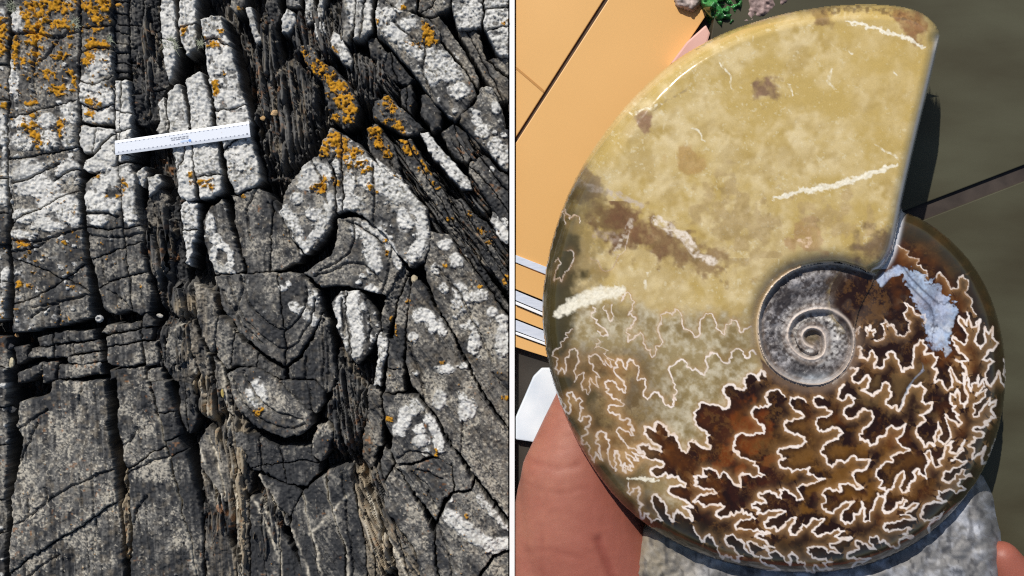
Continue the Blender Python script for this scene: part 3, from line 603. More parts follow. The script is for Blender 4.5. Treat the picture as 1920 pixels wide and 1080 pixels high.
def build_slab(sd):
    p = sd['p']
    xs = [q[0] for q in p]; ys = [q[1] for q in p]
    PAD = 12
    x0 = max(int((min(xs) - PAD - RX0) / G), 0); x1 = min(int((max(xs) + PAD - RX0) / G) + 2, PX.shape[1])
    y0 = max(int((min(ys) - PAD - RY0) / G), 0); y1 = min(int((max(ys) + PAD - RY0) / G) + 2, PX.shape[0])
    sl = (slice(y0, y1), slice(x0, x1))
    X = WX[sl]; Y = WY[sl]; rx = PX[sl]; ry = PY[sl]
    d0 = poly_sd(X, Y, p) + .6
    sides = []
    for c in sd['cuts']:
        q, sg = seg_dist(X, Y, c, signed=True)
        sides.append((q, sg))
    crk = np.zeros(X.shape)
    for c in sd['cr']:
        c = smooth_poly(c, 2, False)
        q = seg_dist(X + 2.5 * N_mid[sl], Y + 2.5 * N_mid[sl], c)
        crk = np.maximum(crk, np.exp(-(q / 2.1) ** 2))
    code = np.zeros(X.shape, int)
    for k, (q, sg) in enumerate(sides): code += (sg > 0) * (1 << k)
    cx, cy = np.mean(xs), np.mean(ys)
    for cd in np.unique(code[d0 > 0]):
        dd = d0.copy()
        for k, (q, sg) in enumerate(sides):
            want = 1 if (cd >> k) & 1 else -1
            dd = np.minimum(dd, q * sg * want - .55)
        if (dd > 1.5).sum() < 40: continue
        r = sd['r']
        rr = sd['rough']
        tx, ty = RNG.uniform(-.05, .05, 2)
        z = sd['z'] + RNG.uniform(-3, 3) + tx * (rx - cx) + ty * np.clip(ry - cy, -150, 150)
        z = z + rr * (5 * N_big[sl] + 5.5 * N_mid[sl] + 3.4 * N_fine[sl] + 3.0 * N_str[sl] + 3.5 * N_str2[sl])
        z = z + rr * 1.8 * (sstep(.0, .35, B2[sl] - B1[sl]) * (BC[sl] - .5))
        rv = r * (0.5 + 1.0 * (N_mid[sl] + .3))
        rv = np.clip(rv, 1.8, 10)
        e = np.clip(1 - dd / rv, 0, 1)
        z = z - rv * .85 * (1 - np.sqrt(np.clip(1 - e * e, 0, 1)))
        z = z - 8 * crk - 2.0 * KRACK[sl] - 3.2 * BED[sl] * sd['bed'] + 1.5 * (SPK[sl] - .5) * rr
        z = z + 2.2 * rr * (np.round(2.2 * (N_str2[sl] * 1.4 + N_mid[sl])) / 2.2 - (N_str2[sl] * 1.4 + N_mid[sl]))
        # lichen cover
        n = N_l[sl]
        fw = np.maximum(np.clip(F_white[sl] * 2.2, -1, 1), (sd['w'] - .5) * 1.9) + .62 * n + .35 * N_fine[sl]
        lw = .35 * sstep(-.22, .02, fw) + .65 * sstep(.0, .3, fw)
        lw = np.maximum(lw, SPOT[sl] * sstep(-.75, -.35, fw)) * (1 - .85 * PIT[sl] * (1 - sstep(.5, 1.1, fw)))
        lw = lw * sstep(-1.5, 2.0, dd)
        lw = lw * (1 - crk)
        fo = np.maximum(np.clip(F_orange[sl] * 1.5, -1, .55), (sd['o'] - .62) * 1.7) + .75 * N_o[sl]
        lo = sstep(.05, .2, fo + 1.7 * N_fine[sl] - .8 * PIT[sl] + 1.1 * (SPK[sl] - .5)) * sstep(0, 2.5, dd)
        bump = (1 - np.clip(W1[sl] * 1.15, 0, 1) ** 2)
        big = (1 - np.clip(B1[sl], 0, 1) ** 2)
        z = z + lw * (0.6 + 2.2 * bump * (.5 + .6 * NS[sl]) + 2.2 * big + 1.5 * N_fine[sl]) + lo * (0.5 + 2.4 * bump + 2 * N_fine[sl])
        wall = 26.0 + 10 * N_mid[sl]
        z = np.where(dd < 0, z + dd * wall, z)
        # colour
        spn = SPK[sl]
        base = mixc(np.broadcast_to(C_MID, X.shape + (3,)), C_DARK, np.clip(sd['dk'] * 1.25 - .08 - 1.5 * (SPK2[sl] - .5) + .9 * N_mid[sl] - .8 * N_str2[sl] - 1.5 * N_str[sl] * sd['bed'], 0, 1))
        base = mixc(base, C_DARK, BED[sl] * .7 * sd['bed'])
        if sd['tan']: base = mixc(base, C_TAN, np.clip(sd['tan'] * (.5 + 2.4 * N_str[sl] + N_mid[sl]), 0, .9))
        base = mixc(base, C_TAN, np.clip((vnoise(rx / 9, ry / 9, 81) - .55) * 1.6 * sd['sp'] * (1 - sd['dk']), 0, .5))
        base = mixc(base, C_PALE, np.clip((spn - (.74 - .12 * sd['sp'] - .62 * (SPK2[sl] - .52))) * 8, 0, 1) * (.15 + .7 * sd['sp']))
        base = mixc(base, C_DARK, np.clip((.36 - spn) * 6, 0, .85))
        base = mixc(base, C_RUST, np.clip((SPO[sl] - .85) * 7, 0, .55))
        base = mixc(base, C_PALE * 1.15, VEIN[sl])
        gr = .35 + .8 * NS[sl]
        wc = mixc(np.broadcast_to(C_WHITE, X.shape + (3,)), C_GREY, np.clip(.12 + 1.3 * (W1[sl] - .42) * gr + 1.7 * (SPK[sl] - .5) * gr + .8 * (SPK2[sl] - .5) + .9 * N_mid[sl], 0, 1))
        wc = mixc(wc, np.array([.13, .12, .09]), np.clip((SPK[sl] - .70) * 6, 0, .8) * gr)
        oc = mixc(np.broadcast_to(C_OR, X.shape + (3,)), C_OR2, np.clip(.9 * (W1[sl] - .3) + (SPK[sl] - .5) * 1.5, 0, 1))
        col = mixc(base, wc, lw); col = mixc(col, oc, lo)
        side_col = mixc(np.broadcast_to(C_DARK, X.shape + (3,)), C_MID, np.clip(.3 + N_mid[sl], 0, .5))
        col = mixc(col, side_col, sstep(-.2, -1.6, dd))  # slab sides turn darker below the edge
        zt = sd['z']
        k = (HPX - zt) / HPX * S
        wx = np.minimum((rx - 960) * k, -0.0085); wy = (540 - ry) * k
        cellmask = lambda m: m[:-1, :-1] & m[1:, :-1] & m[:-1, 1:] & m[1:, 1:]
        body = cellmask((dd > -4.6)) & (rx[:-1, 1:] < 957)
        cw = lambda a: .25 * (a[:-1, :-1] + a[1:, :-1] + a[:-1, 1:] + a[1:, 1:])
        mo = body & (cw(lo) > .5); mw = body & (cw(lw) > .5) & ~mo
        if mo.sum() < 30: mo[:] = False
        if mw.sum() < 40: mw[:] = False
        slab = grid_obj("rock_slab", wx, wy, z * S, body & ~mo & ~mw, col, M_ROCK, outcrop)
        par = slab if slab is not None else outcrop
        if mw.any(): grid_obj("pale_lichen", wx, wy, z * S, mw, col, M_LICH, par)
        if mo.any(): grid_obj("orange_lichen", wx, wy, z * S, mo, col, M_ORAN, par)

for sd in SLABS: build_slab(sd)
# ---- ruler lying across the slabs
M_RUL, t_, p_ = new_mat("white_plastic"); p_.inputs["Base Color"].default_value = (0.74, 0.77, 0.82, 1); p_.inputs["Roughness"].default_value = 0.35
M_INK, t_, p_ = new_mat("grey_ink"); p_.inputs["Base Color"].default_value = (0.12, 0.13, 0.17, 1)
M_INKP, t_, p_ = new_mat("pale_grey_ink"); p_.inputs["Base Color"].default_value = (0.22, 0.24, 0.31, 1)
M_BLUE, t_, p_ = new_mat("blue_ink"); p_.inputs["Base Color"].default_value = (0.12, 0.27, 0.62, 1)
M_BLUEP, t_, p_ = new_mat("pale_blue_ink"); p_.inputs["Base Color"].default_value = (0.50, 0.62, 0.80, 1)
RZ = 17.0
def wxy(px, py, z): 
    a = W(px, py, z); return a[0], a[1]
A0, A1, A2, A3 = (215, 264), (466.5, 227.5), (469.5, 256.5), (216, 291)   # top-left, top-right, bottom-right, bottom-left
def rp(u, v):
    """position on the ruler's face: u along 0..1, v down 0..1"""
    x = (A0[0] * (1 - u) + A1[0] * u) * (1 - v) + (A3[0] * (1 - u) + A2[0] * u) * v
    y = (A0[1] * (1 - u) + A1[1] * u) * (1 - v) + (A3[1] * (1 - u) + A2[1] * u) * v
    return wxy(x, y, RZ)
ruler = empty("ruler"); 
tag(ruler, "white plastic ruler laid across the lichen covered rock ribs", "ruler")
def ruler_profile():
    prof = [(0, -2.0), (0, -1.0), (.16, 0), (.84, 0), (1, -1.0), (1, -2.0)]
    V = []; 
    for u in (0, 1):
        for v, dz in prof:
            x, y = rp(u, v); V.append((x, y, (RZ + dz) * S))
    F = [(i, i + 1, i + 7, i + 6) for i in range(5)] + [(5, 0, 6, 11), (0, 5, 4, 3, 2, 1)[::1], (6, 7, 8, 9, 10, 11)]
    me = bpy.data.meshes.new("blade"); me.from_pydata(V, [], F); bm = bmesh.new(); bm.from_mesh(me)
    bmesh.ops.recalc_face_normals(bm, faces=bm.faces); bm.to_mesh(me); bm.free()
    me.materials.append(M_RUL); return link("blade", me, ruler)
blade = ruler_profile()
ZI = RZ * S + 0.0004
def ink(name, rects, mat, parent):
    q = []
    for u0, u1, v0, v1 in rects: q.append([rp(u0, v0), rp(u0, v1), rp(u1, v1), rp(u1, v0)])
    return boxes_obj(name, q, ZI - 0.0002, ZI, mat, parent)
ticks = []
for i in range(31):
    u = .022 + i * .0318
    ticks += [(u, u + .009, .175, .225), (u, u + .009, .775, .835)]
ink("scale_marks", ticks, M_INKP, blade)
fine = []
for i in range(150):
    u = .022 + i * .00636
    fine += [(u, u + .0012, .168, .19), (u, u + .0012, .81, .832)]
ink("scale_marks", fine, M_INKP, blade)
ink("end_number", [(.975, .978, .74, .82), (.980, .9815, .74, .82), (.984, .9855, .74, .82), (.980, .9855, .74, .755), (.980, .9855, .805, .82), (.972, .978, .74, .755), (.972, .978, .805, .82), (.973, .978, .775, .785)], M_INK, blade)
rs = np.random.RandomState(2)
def words(v0, v1, u0, u1):
    out = []; u = u0
    while u < u1:
        wlen = rs.randint(4, 10)
        for _ in range(wlen):
            if u > u1: break
            lw = .0035; tall = rs.rand() > .6
            out.append((u, u + .0011, v0 - (.035 if tall else 0), v1)); out.append((u, u + lw * .8, v0, v0 + .016)); 
            if rs.rand() > .4: out.append((u + lw * .62, u + lw * .8, v0, v1))
            else: out.append((u, u + lw * .8, v1 - .016, v1))
            u += lw * 1.15
        u += .006
    return out
ink("lettering", words(.365, .43, .415, .545), M_INKP, blade)
ink("lettering", words(.49, .555, .42, .545), M_INKP, blade)
def disc(name, u, v, r, mat):
    cx, cy = rp(u, v)
    return boxes_obj(name, [[(cx + r * math.cos(a), cy + r * math.sin(a)) for a in np.linspace(0, 2 * math.pi, 20)[:-1]]], ZI - 0.0002, ZI, mat, blade)
disc("emblem", .555, .70, 2.6 * S, M_BLUE)
ink("emblem_stripe", [(.485, .543, .63, .76)], M_BLUEP, blade)

# ---- wiry grey-green lichen tufts
M_TUFT = noise_mat("wiry_lichen", (0.20, 0.22, 0.15), (0.42, 0.44, 0.33), 60, 0.9)
def tuft(cx, cy, r, n, seed, label):
    rg = np.random.RandomState(seed); V = []; F = []
    z0 = 4.0
    for i in range(n):
        a = rg.uniform(0, 2 * math.pi); L = r * rg.uniform(.5, 1.15); el = rg.uniform(.15, .9)
        p = np.array([cx + rg.normal(0, r * .25), cy + rg.normal(0, r * .25), z0]); w = rg.uniform(.5, .9)
        dirv = np.array([math.cos(a) * math.cos(el), math.sin(a) * math.cos(el), math.sin(el)])
        prev = None
        for s in range(5):
            q = p + dirv * L * s / 4 + np.array([0, 0, -.25 * L * (s / 4) ** 2])
            dirv = dirv + rg.normal(0, .12, 3)
            ww = w * (1 - .8 * s / 4)
            side = np.array([-math.sin(a), math.cos(a), 0]) * ww; up = np.array([0, 0, ww])
            ring = []
            for k in (side, up, -side, -up):
                t = q + k; x, y, zz = W(t[0], t[1], 4.0); V.append((x, y, t[2] * S)); ring.append(len(V) - 1)
            if prev:
                for k in range(4): F.append((prev[k], prev[(k + 1) % 4], ring[(k + 1) % 4], ring[k]))
            prev = ring
    o = mesh_from("lichen_tuft", np.array(V), np.array(F), None, M_TUFT)
    tag(o, label, "lichen", "wiry lichen tufts on the rock")
tuft(322, 84, 16, 120, 1, "wiry grey-green lichen tuft between two white ribs above the ruler")
tuft(140, 46, 14, 90, 2, "wiry grey-green lichen tuft at the top left slab's right edge")
tuft(782, 470, 15, 100, 3, "wiry pale lichen tuft at the lower tip of the arched slab")
tuft(376, 82, 9, 60, 4, "small wiry lichen tuft beside the dark hollow above the ruler")
tuft(22, 14, 12, 80, 5, "wiry lichen tuft in the top left corner fissure")
tuft(206, 74, 8, 50, 6, "small wiry lichen tuft at the edge of the dark stepped rib")
tuft(640, 262, 8, 40, 7, "small wiry lichen tuft at the orange peak of the arched slab")
tuft(745, 350, 10, 45, 8, "small wiry lichen tuft on the arched slab's upper right edge")

# ---- small stones and a shell caught in the joints
def pebble(px, py, z, rx, ry, c, label, seed=0, name="pebble", rot=0):
    bm = bmesh.new(); bmesh.ops.create_icosphere(bm, subdivisions=2, radius=1.0)
    rg = np.random.RandomState(seed); ph = rg.uniform(0, 6, 6)
    x0, y0, z0 = W(px, py, z)
    for v in bm.verts:
        f = rg.uniform(.86, 1.12) + .2 * math.sin(2.3 * v.co.x + ph[0]) * math.sin(2.7 * v.co.y + ph[1]) + .07 * math.sin(4 * v.co.z + 3 * v.co.x + ph[2])
        a = v.co.x * rx * f; b = v.co.y * ry * f
        v.co = Vector((x0 + S * (a * math.cos(rot) - b * math.sin(rot)), y0 + S * (a * math.sin(rot) + b * math.cos(rot)), z0 + S * v.co.z * min(rx, ry) * .8 * f))
    me = bpy.data.meshes.new(name); bm.to_mesh(me); bm.free()
    me.materials.append(noise_mat("stone_" + name, tuple(.7 * q for q in c), tuple(c), 90, .8))
    return tag(link(name, me), label, "stone", "small stones caught in the joints")
PEB = [((22,680,-6,5,10),(.55,.48,.32),"cream pebble wedged in the left fissure"),((18,650,-12,7,6),(.05,.05,.055),"dark grey rounded pebble in the left fissure"),
 ((32,629,-8,4,4),(.45,.25,.1),"small orange-brown pebble in the left fissure"),((16,398,-8,6,12),(.18,.18,.17),"grey pebble wedged beside the leftmost rib"),
 ((417,737,-6,3,8),(.5,.38,.12),"yellowish pebble in the schist left of the round lichen"),((413,952,-12,8,8),(.3,.17,.1),"reddish-brown pebble low in the tan schist"),
 ((241,900,-30,5,5),(.45,.36,.25),"tan pebble in the joint between the great lower slabs"),((240,1040,-24,6,8),(.4,.26,.12),"amber pebble low in the joint between the great slabs"),
 ((186,684,-6,4,6),(.28,.27,.25),"pale grey pebble in the small-block joint"),((300,592,-10,6,4),(.45,.42,.36),"small pale stone at the dark joint end"),
 ((777,523,-4,6,9),(.5,.42,.28),"cream stone chip at the junction below the arched slab"),((515,212,2,7,6),(.55,.36,.18),"peach coloured stone chip in the dark flaky schist"),
 ((493,222,2,5,4),(.45,.28,.12),"small tan stone chip in the dark flaky schist"),((22,768,-12,9,6),(.06,.06,.06),"flat dark pebble beside the lower left slab")]
for i, (a, c, l) in enumerate(PEB): pebble(*a, c, l, i)
# limpet
M_SHELL = noise_mat("limpet_shell", (.2, .2, .2), (.5, .5, .48), 200, .5)
def limpet():
    V = []; F = []; n = 28; x0, y0, z0 = W(186.5, 597.5, -2)
    R = [(1, 0), (.8, .5), (.5, .9), (.45, .75), (.2, .35), (.01, .3)]
    for r, h in R:
        for k in range(n):
            a = 2 * math.pi * k / n; q = r * (1 + .05 * math.cos(9 * a))
            V.append((x0 + 8 * S * q * math.cos(a), y0 + 7 * S * q * math.sin(a), z0 + 7 * S * h))
    for i in range(len(R) - 1):
        for k in range(n): F.append((i * n + k, i * n + (k + 1) % n, (i + 1) * n + (k + 1) % n, (i + 1) * n + k))
    return tag(mesh_from("limpet_shell", np.array(V), np.array(F), None, M_SHELL), "small grey limpet shell in the dark horizontal joint", "shell")
limpet()

# ================================================================== THE FLOOR AND CABINET SIDE (right half)
M_WHITE, t_, p_ = new_mat("white_board"); p_.inputs["Base Color"].default_value = (0.86, 0.86, 0.86, 1); p_.inputs["Roughness"].default_value = .6
part = boxes_obj("partition_board", [[wxy(955.4, -400, 8), wxy(955.4, 1480, 8), wxy(964.8, 1480, 8), wxy(964.8, -400, 8)]], -0.3, 8 * S, M_WHITE, None)
tag(part, "thin upright white board between the rock and the orange panels", "board")

M_OR = noise_mat("orange_laminate", (0.66, 0.37, 0.125), (0.74, 0.42, 0.15), 2.2, .42, 3, spec=.35)
M_SEAM = noise_mat("dark_seam", (0.02, 0.012, 0.006), (0.06, 0.035, 0.02), 30, .8)
M_OLIVE = noise_mat("olive_slate", (0.037, 0.030, 0.012), (0.070, 0.067, 0.037), 4.0, .7, 8, bump=.12, stretch=(.7, 2.0, 1), rot=math.radians(25))
M_RAIL = noise_mat("brushed_aluminium", (0.52, 0.56, 0.64), (0.66, 0.69, 0.76), 40, .4, stretch=(1, 12, 1), rot=math.radians(60))
M_DARKB = noise_mat("dark_brown_gap", (0.02, 0.016, 0.012), (0.05, 0.04, 0.03), 10, .7)

floor = boxes_obj("floor", [[wxy(966, -500, -12), wxy(966, 1600, -12), wxy(2600, 1600, -12), wxy(2600, -500, -12)]], -0.28, -12 * S, M_DARKB)
tag(floor, "dark floor under the tiles and panels", kind="structure")
def on_floor(q, z): return [wxy(x, y, z) for x, y in q]
def tile(name, q, zt, mat, parent, bev=.002): return boxes_obj(name, [on_floor(q, zt)], -11 * S, zt * S, mat, parent, bev)
tile("slate_tile", [(1575,-500),(2600,-500),(2600,48),(1920,309),(1688,398),(1300,547),(1250,560),(1345,0)], 38, M_OLIVE, floor)
tile("slate_tile", [(1120,650),(1300,580),(1694,427),(1920,340),(2600,84),(2600,1600),(1030,1600),(1030,800)], 37, M_OLIVE, floor)
M_GROUT = noise_mat('brown_grout', (.030, .022, .018), (.06, .045, .036), 25, .85)
boxes_obj('grout', [on_floor([(1200,560),(1240,620),(1694,450),(1920,364),(2590,108),(2590,20),(1920,280),(1688,370)], 31)], -11 * S, 31 * S, M_GROUT, floor)
cab = empty("cabinet_side")
tag(cab, "orange laminate panelling with dark diagonal seams beside the ammonite", "panel")
sx = (1135 - 966) / 265.0
tile("panel", [(967,-500),(967 + 765 * sx - 8,-500),(1131,0),(967,257)], 0, M_OR, cab)
pq = [(1142 + 500 * sx,-500),(1560,-500),(1330,20),(1262,120),(1180,560),(1120,610),(967,488),(967,268),(1140,0)]
tile("panel", pq, 1, M_OR, cab)
M_GAP = noise_mat('brown_gap', (.05, .03, .018), (.10, .06, .035), 25, .8)
boxes_obj('gap', [on_floor([(968,246),(968,280),(1146,8),(1148,-8),(1460,-500),(1430,-500),(1122,0)], -5)], -11 * S, -5 * S, M_GAP, cab)
M_ORD = noise_mat("worn_orange", (0.45, 0.21, 0.05), (0.5, 0.24, 0.06), 8, .5)
boxes_obj("scratch", [on_floor([(967,124),(968,130),(1019,174),(1020,169)], 0)], 0.2 * S, .9 * S, M_ORD, cab)
def strip(name, x0y, x1y, th0, th1, zt, mat):
    # a rail crossing from the board to below the fossil
    y0, y1 = x0y, x1y
    return tile(name, [(967, y0), (967, y0 + th0), (1120, y1 + th1 + (y1 - y0) * 1.0), (1120, y1 + (y1 - y0) * 1.0)], zt, mat, cab, .001)
strip("rail", 478, 508, 14, 15, 5, M_RAIL)
strip("panel", 494, 526, 48, 46, 3, M_OR)
strip("rail", 545, 577, 18, 18, 6, M_RAIL)
strip("rail_edge", 565, 597, 6, 6, 9, M_WHITE)
strip("panel", 573, 605, 24, 20, 3, M_OR)
strip("rail", 600, 630, 20, 18, 6, M_RAIL)
strip("rail_edge", 622, 650, 5, 5, 9, M_WHITE)
strip("panel", 629, 657, 22, 14, 4, M_OR)
M_WEDGE = noise_mat("pale_sill", (.62, .68, .74), (.8, .84, .86), 14, .35)
sill = boxes_obj("window_sill", [[wxy(x, y, 6) for x, y in [(1000,706),(1016,690),(1070,690),(1070,760),(1006,830),(967,824),(967,782)]]], -10 * S, 6 * S, M_WEDGE, None, .003)
tag(sill, "bright bluish white ledge above the hand at the board", "ledge")

# things at the top edge, behind the fossil
def lump(name, poly, z0, z1, colf, mat, parent=None, amp=6.0, sc=14.0, r=18, seed=1, step=2.0, power=.5, zref=None, cellular=False):
    """rounded solid with an outline, its own height and an uneven skin"""
    xs = [q[0] for q in poly]; ys = [q[1] for q in poly]
    X, Y = np.meshgrid(np.arange(min(xs) - 4, max(xs) + 4, step), np.arange(min(ys) - 4, max(ys) + 4, step))
    wx_ = X + 4 * (fbm(X / 20, Y / 20, seed, 3) - .5); wy_ = Y + 4 * (fbm(X / 20, Y / 20, seed + 3, 3) - .5)
    dd = poly_sd(wx_, wy_, poly)
    prof = np.clip(dd / r, 0, 1); prof = (1 - (1 - prof) ** 2) ** power
    n = fbm(X / sc, Y / sc, seed + 5, 4) - .5
    if cellular:
        a, b, c = worley(X / sc + n, Y / sc + n, seed + 8); n = .8 * (c - .5) * sstep(0, .3, b - a) + .6 * n
    z = z0 + (z1 - z0) * prof + amp * n * 2 * prof
    k = (HPX - (zref if zref is not None else z)) / HPX * S
    wx2 = (X - 960) * k; wy2 = (540 - Y) * k
    ok = dd > -step
    cells = ok[:-1, :-1] & ok[1:, :-1] & ok[:-1, 1:] & ok[1:, 1:]
    o = grid_obj(name, wx2, wy2, z * S, cells, colf(X, Y, z, n), mat, parent)
    # underside
    zb = z0 - (z1 - z0) * .5 * prof
    under = grid_obj(name + "_underside", wx2, wy2, zb * S, cells, colf(X, Y, z, n), mat, o, flip=True)
    return o
M_BAG = tint_mat("green_plastic", .22, .5, .1, 300)
M_STONE = tint_mat("rough_stone", .6, .45, .3, 500)
def flat(c, var=.35, sd=3):
    c = np.array(c)
    return lambda X, Y, z, n: np.clip(c * (1 + var * 2 * (fbm(X / 9, Y / 9, sd, 4) - .5))[..., None], 0, 1)
bag = lump("plastic_bag", [(1302,-60),(1400,-60),(1396,20),(1384,40),(1366,56),(1346,52),(1330,34),(1316,14)], 4, 44, flat((.035, .16, .04), 1.4), M_BAG, None, 16, 12, 20, 5, cellular=True)
tag(bag, "crumpled green plastic bag at the top edge behind the fossil", "bag")
st = lump("pinkish_stone", [(1392,-60),(1500,-60),(1492,8),(1450,30),(1410,52),(1378,56),(1386,30)], 2, 40, flat((.30, .21, .19), .9, 8), M_STONE, None, 8, 14, 20, 7)
tag(st, "blurred pinkish grey stone lying right of the green bag", "stone")
sh = lump("shell_piece", [(1262,-10),(1300,-30),(1318,0),(1300,22),(1282,16),(1268,12)], 2, 20, flat((.35, .28, .25), 1.0, 9), M_STONE, None, 5, 8, 10, 9)
tag(sh, "small whitish brown shell fragment left of the green bag", "shell")
M_PINK = noise_mat("pink_card", (.62, .32, .26), (.72, .42, .34), 8, .6)
bx_ = boxes_obj("card_box", [[wxy(x, y, 30) for x, y in [(1258,118),(1288,78),(1324,46),(1332,62),(1318,110),(1290,150)]]], -2 * S, 30 * S, M_PINK, None, .004)
tag(bx_, "pink card box corner peeking out above the fossil's left shoulder", "box")
# ================================================================== THE AMMONITE
ZM = 150.0                    # level of its middle plane
AG = 1.45
def Z_(off, k, pts): return [(off[0] + x / k, off[1] + y / k) for x, y in pts]
r3 = lambda *p: Z_((960, 360), 3, p)
r4 = lambda *p: Z_((1440, 360), 3, p)
r5 = lambda *p: Z_((960, 720), 3, p)
r6 = lambda *p: Z_((1440, 720), 3, p)
z2 = lambda *p: Z_((1020, 520), 4.5, p)
z3 = lambda *p: Z_((1020, 740), 4.5, p)
z4 = lambda *p: Z_((1300, 840), 4.5, p)
z5 = lambda *p: Z_((1580, 540), 4.155, p)
z6 = lambda *p: Z_((1580, 780), 3.858, p)
z7 = lambda *p: Z_((1380, 460), 3.6, p)
OUT = [(1762,72),(1759,52),(1744,34),(1722,20),(1690,12),(1650,8),(1590,8),(1530,14),(1470,25),(1410,42),(1360,60),(1310,85),(1265,113),(1222,148),(1180,190),(1140,238),(1100,296),(1068,355),(1042,422),(1025,490),(1016,560),(1018,620),(1027,680),(1045,745),(1070,805),(1100,860),(1140,918),(1185,965),(1240,1005),(1300,1035),(1360,1056),(1430,1070),(1500,1076),(1570,1073),(1630,1060),(1690,1036),(1740,1005),(1785,965),(1825,915),(1855,860),(1875,800),(1885,740),(1886,680),(1878,620),(1862,565),(1838,515),(1805,470),(1760,430),(1725,408),(1690,396)]
LIP = [(1762,72),(1752,120),(1735,190),(1718,260),(1702,330),(1690,385),(1683,425),(1674,468),(1660,496),(1640,514)]
OUT_S = smooth_poly(OUT, 2, False); LIP_S = smooth_poly(LIP, 2, False)
SPIRAL = smooth_poly([(1640,514)] + r4((560,452),(520,430),(400,395),(280,400),(150,430),(60,490),(0,560),(-40,640),(-60,740),(-50,850),(-20,940),(40,1010),(120,1060),(230,1090),(330,1080),(420,1020),(470,940),(488,850),(475,770),(440,710),(370,665),(290,655),(210,670),(150,705),(115,765),(110,830),(140,890),(200,935),(260,945),(310,920),(325,870),(320,810),(290,770),(240,760),(200,785),(190,820),(210,860),(250,875)), 2, False)
UMB = smooth_poly([(1640,514)] + r4((560,452),(520,430),(400,395),(280,400),(150,430),(60,490),(0,560),(-40,640),(-60,740),(-50,850),(-20,940),(40,1010),(120,1060),(230,1090),(330,1080),(420,1020),(470,940),(488,850),(488,760),(520,640),(590,520)), 1)
AX, AY = [q.astype(np.float32) for q in np.meshgrid(np.arange(1010, 1893, AG), np.arange(2, 1082, AG))]
CX, CY = 1525.0, 630.0
poly_all = OUT_S + [(1690, 392)] + LIP_S[:-1][::-1]
region_poly = smooth_poly(OUT, 2, False) + [(1690, 386)] + [p for p in LIP_S[::-1] if p[1] < 386]
sdist = poly_sd(AX, AY, region_poly[::2])
OUTX = OUT_S + smooth_poly([(1690,396),(1640,370),(1560,350)], 1, False)[1:]
dO = coarse(lambda x, y: seg_dist(x, y, OUTX), AX, AY)
dOb = coarse(lambda x, y: seg_dist(x, y, OUT_S[:len(OUT_S) * 5 // 6]), AX, AY)
dL = coarse(lambda x, y: seg_dist(x, y, LIP_S), AX, AY, 2)
_, sL = seg_dist(AX, AY, [(1775, 0)] + LIP + r4((560,452),(520,430),(400,395),(280,400),(150,430)), signed=True)
body_side = sL > 0           # on the far side of the aperture edge and of the seam it rests on
ang = np.degrees(np.arctan2(-(AY - CY), AX - CX))
rad = np.hypot(AX - CX, AY - CY)
a_lip = 58.0
tt = ((ang - a_lip) % 360) / 360.0
near_lip = (ang > 15) & (ang < 100)
tt = np.where(near_lip & body_side, np.minimum(tt, 1 - tt) * (tt < .5), tt)
tt = np.where(near_lip & ~body_side, np.where(tt < .5, 1.0, tt), tt)
inumb = poly_sd(AX, AY, UMB)
dU = np.abs(inumb)
T = 80 * (1 - .36 * tt)
Rr = 30 + 36 * sstep(.13, .28, tt) + 10 * tt
is_body = (tt < .5)
dd = np.where(is_body, dOb, dO)
e = np.clip(1 - dd / Rr, 0, 1)
prof = (1 - e ** 2.2) ** .5
flank = T * prof * (1 + .12 * np.sin(np.clip((dd - Rr * .5) / 300, 0, 1) * math.pi / 2))
# the aperture edge is rounded over
lipf = np.where(body_side & (AY < 520), np.clip(dL / 24, 0, 1), 1.0)
flank = flank * np.where(body_side & (AY < 520) & (AX > 1500), .60 + .40 * np.sqrt(np.clip(1 - (1 - lipf) ** 2, 0, 1)), 1)
# shoulder falling into the umbilicus
sh_ = np.clip(dU / 34, 0, 1)
flank = flank - np.where(inumb < 0, (1 - sh_) ** 2 * 17 * np.clip(1.15 - tt, .0, 1), 0)
dS, sS = win_dist(AX, AY, SPIRAL, 60, 1010, 2, AG, AX, AY)
dSc = np.clip(dS, 0, 26)
stepz = np.where(sS < 0, -10 * sstep(0, 8, dSc) + 4 * sstep(8, 26, dSc), -6 * sstep(2, 26, dSc))
floor_ = 66 - .05 * (AX - CX) - 14 * (1 - np.clip(rad / 110, 0, 1)) + stepz + 3 * np.exp(-(dS / 2.5) ** 2) + 4 * (fbm(AX / 9, AY / 9, 91, 3) - .5)
floor_ = floor_ + .35 * np.sin(np.arctan2(AY - CY, AX - CX) * 34 + rad * .05) * sstep(14, 40, rad) * (sS < 0)
blend = sstep(-4, 3, inumb) * np.clip(1 - .0 * tt, 0, 1)
openness = sstep(40, 75, np.hypot(AX - 1610, AY - 560))       # on the right the inner whorl runs level into the flank
AZ = flank * (1 - blend) + np.where(openness > 0, (floor_ * openness + flank * (1 - openness)), flank) * blend
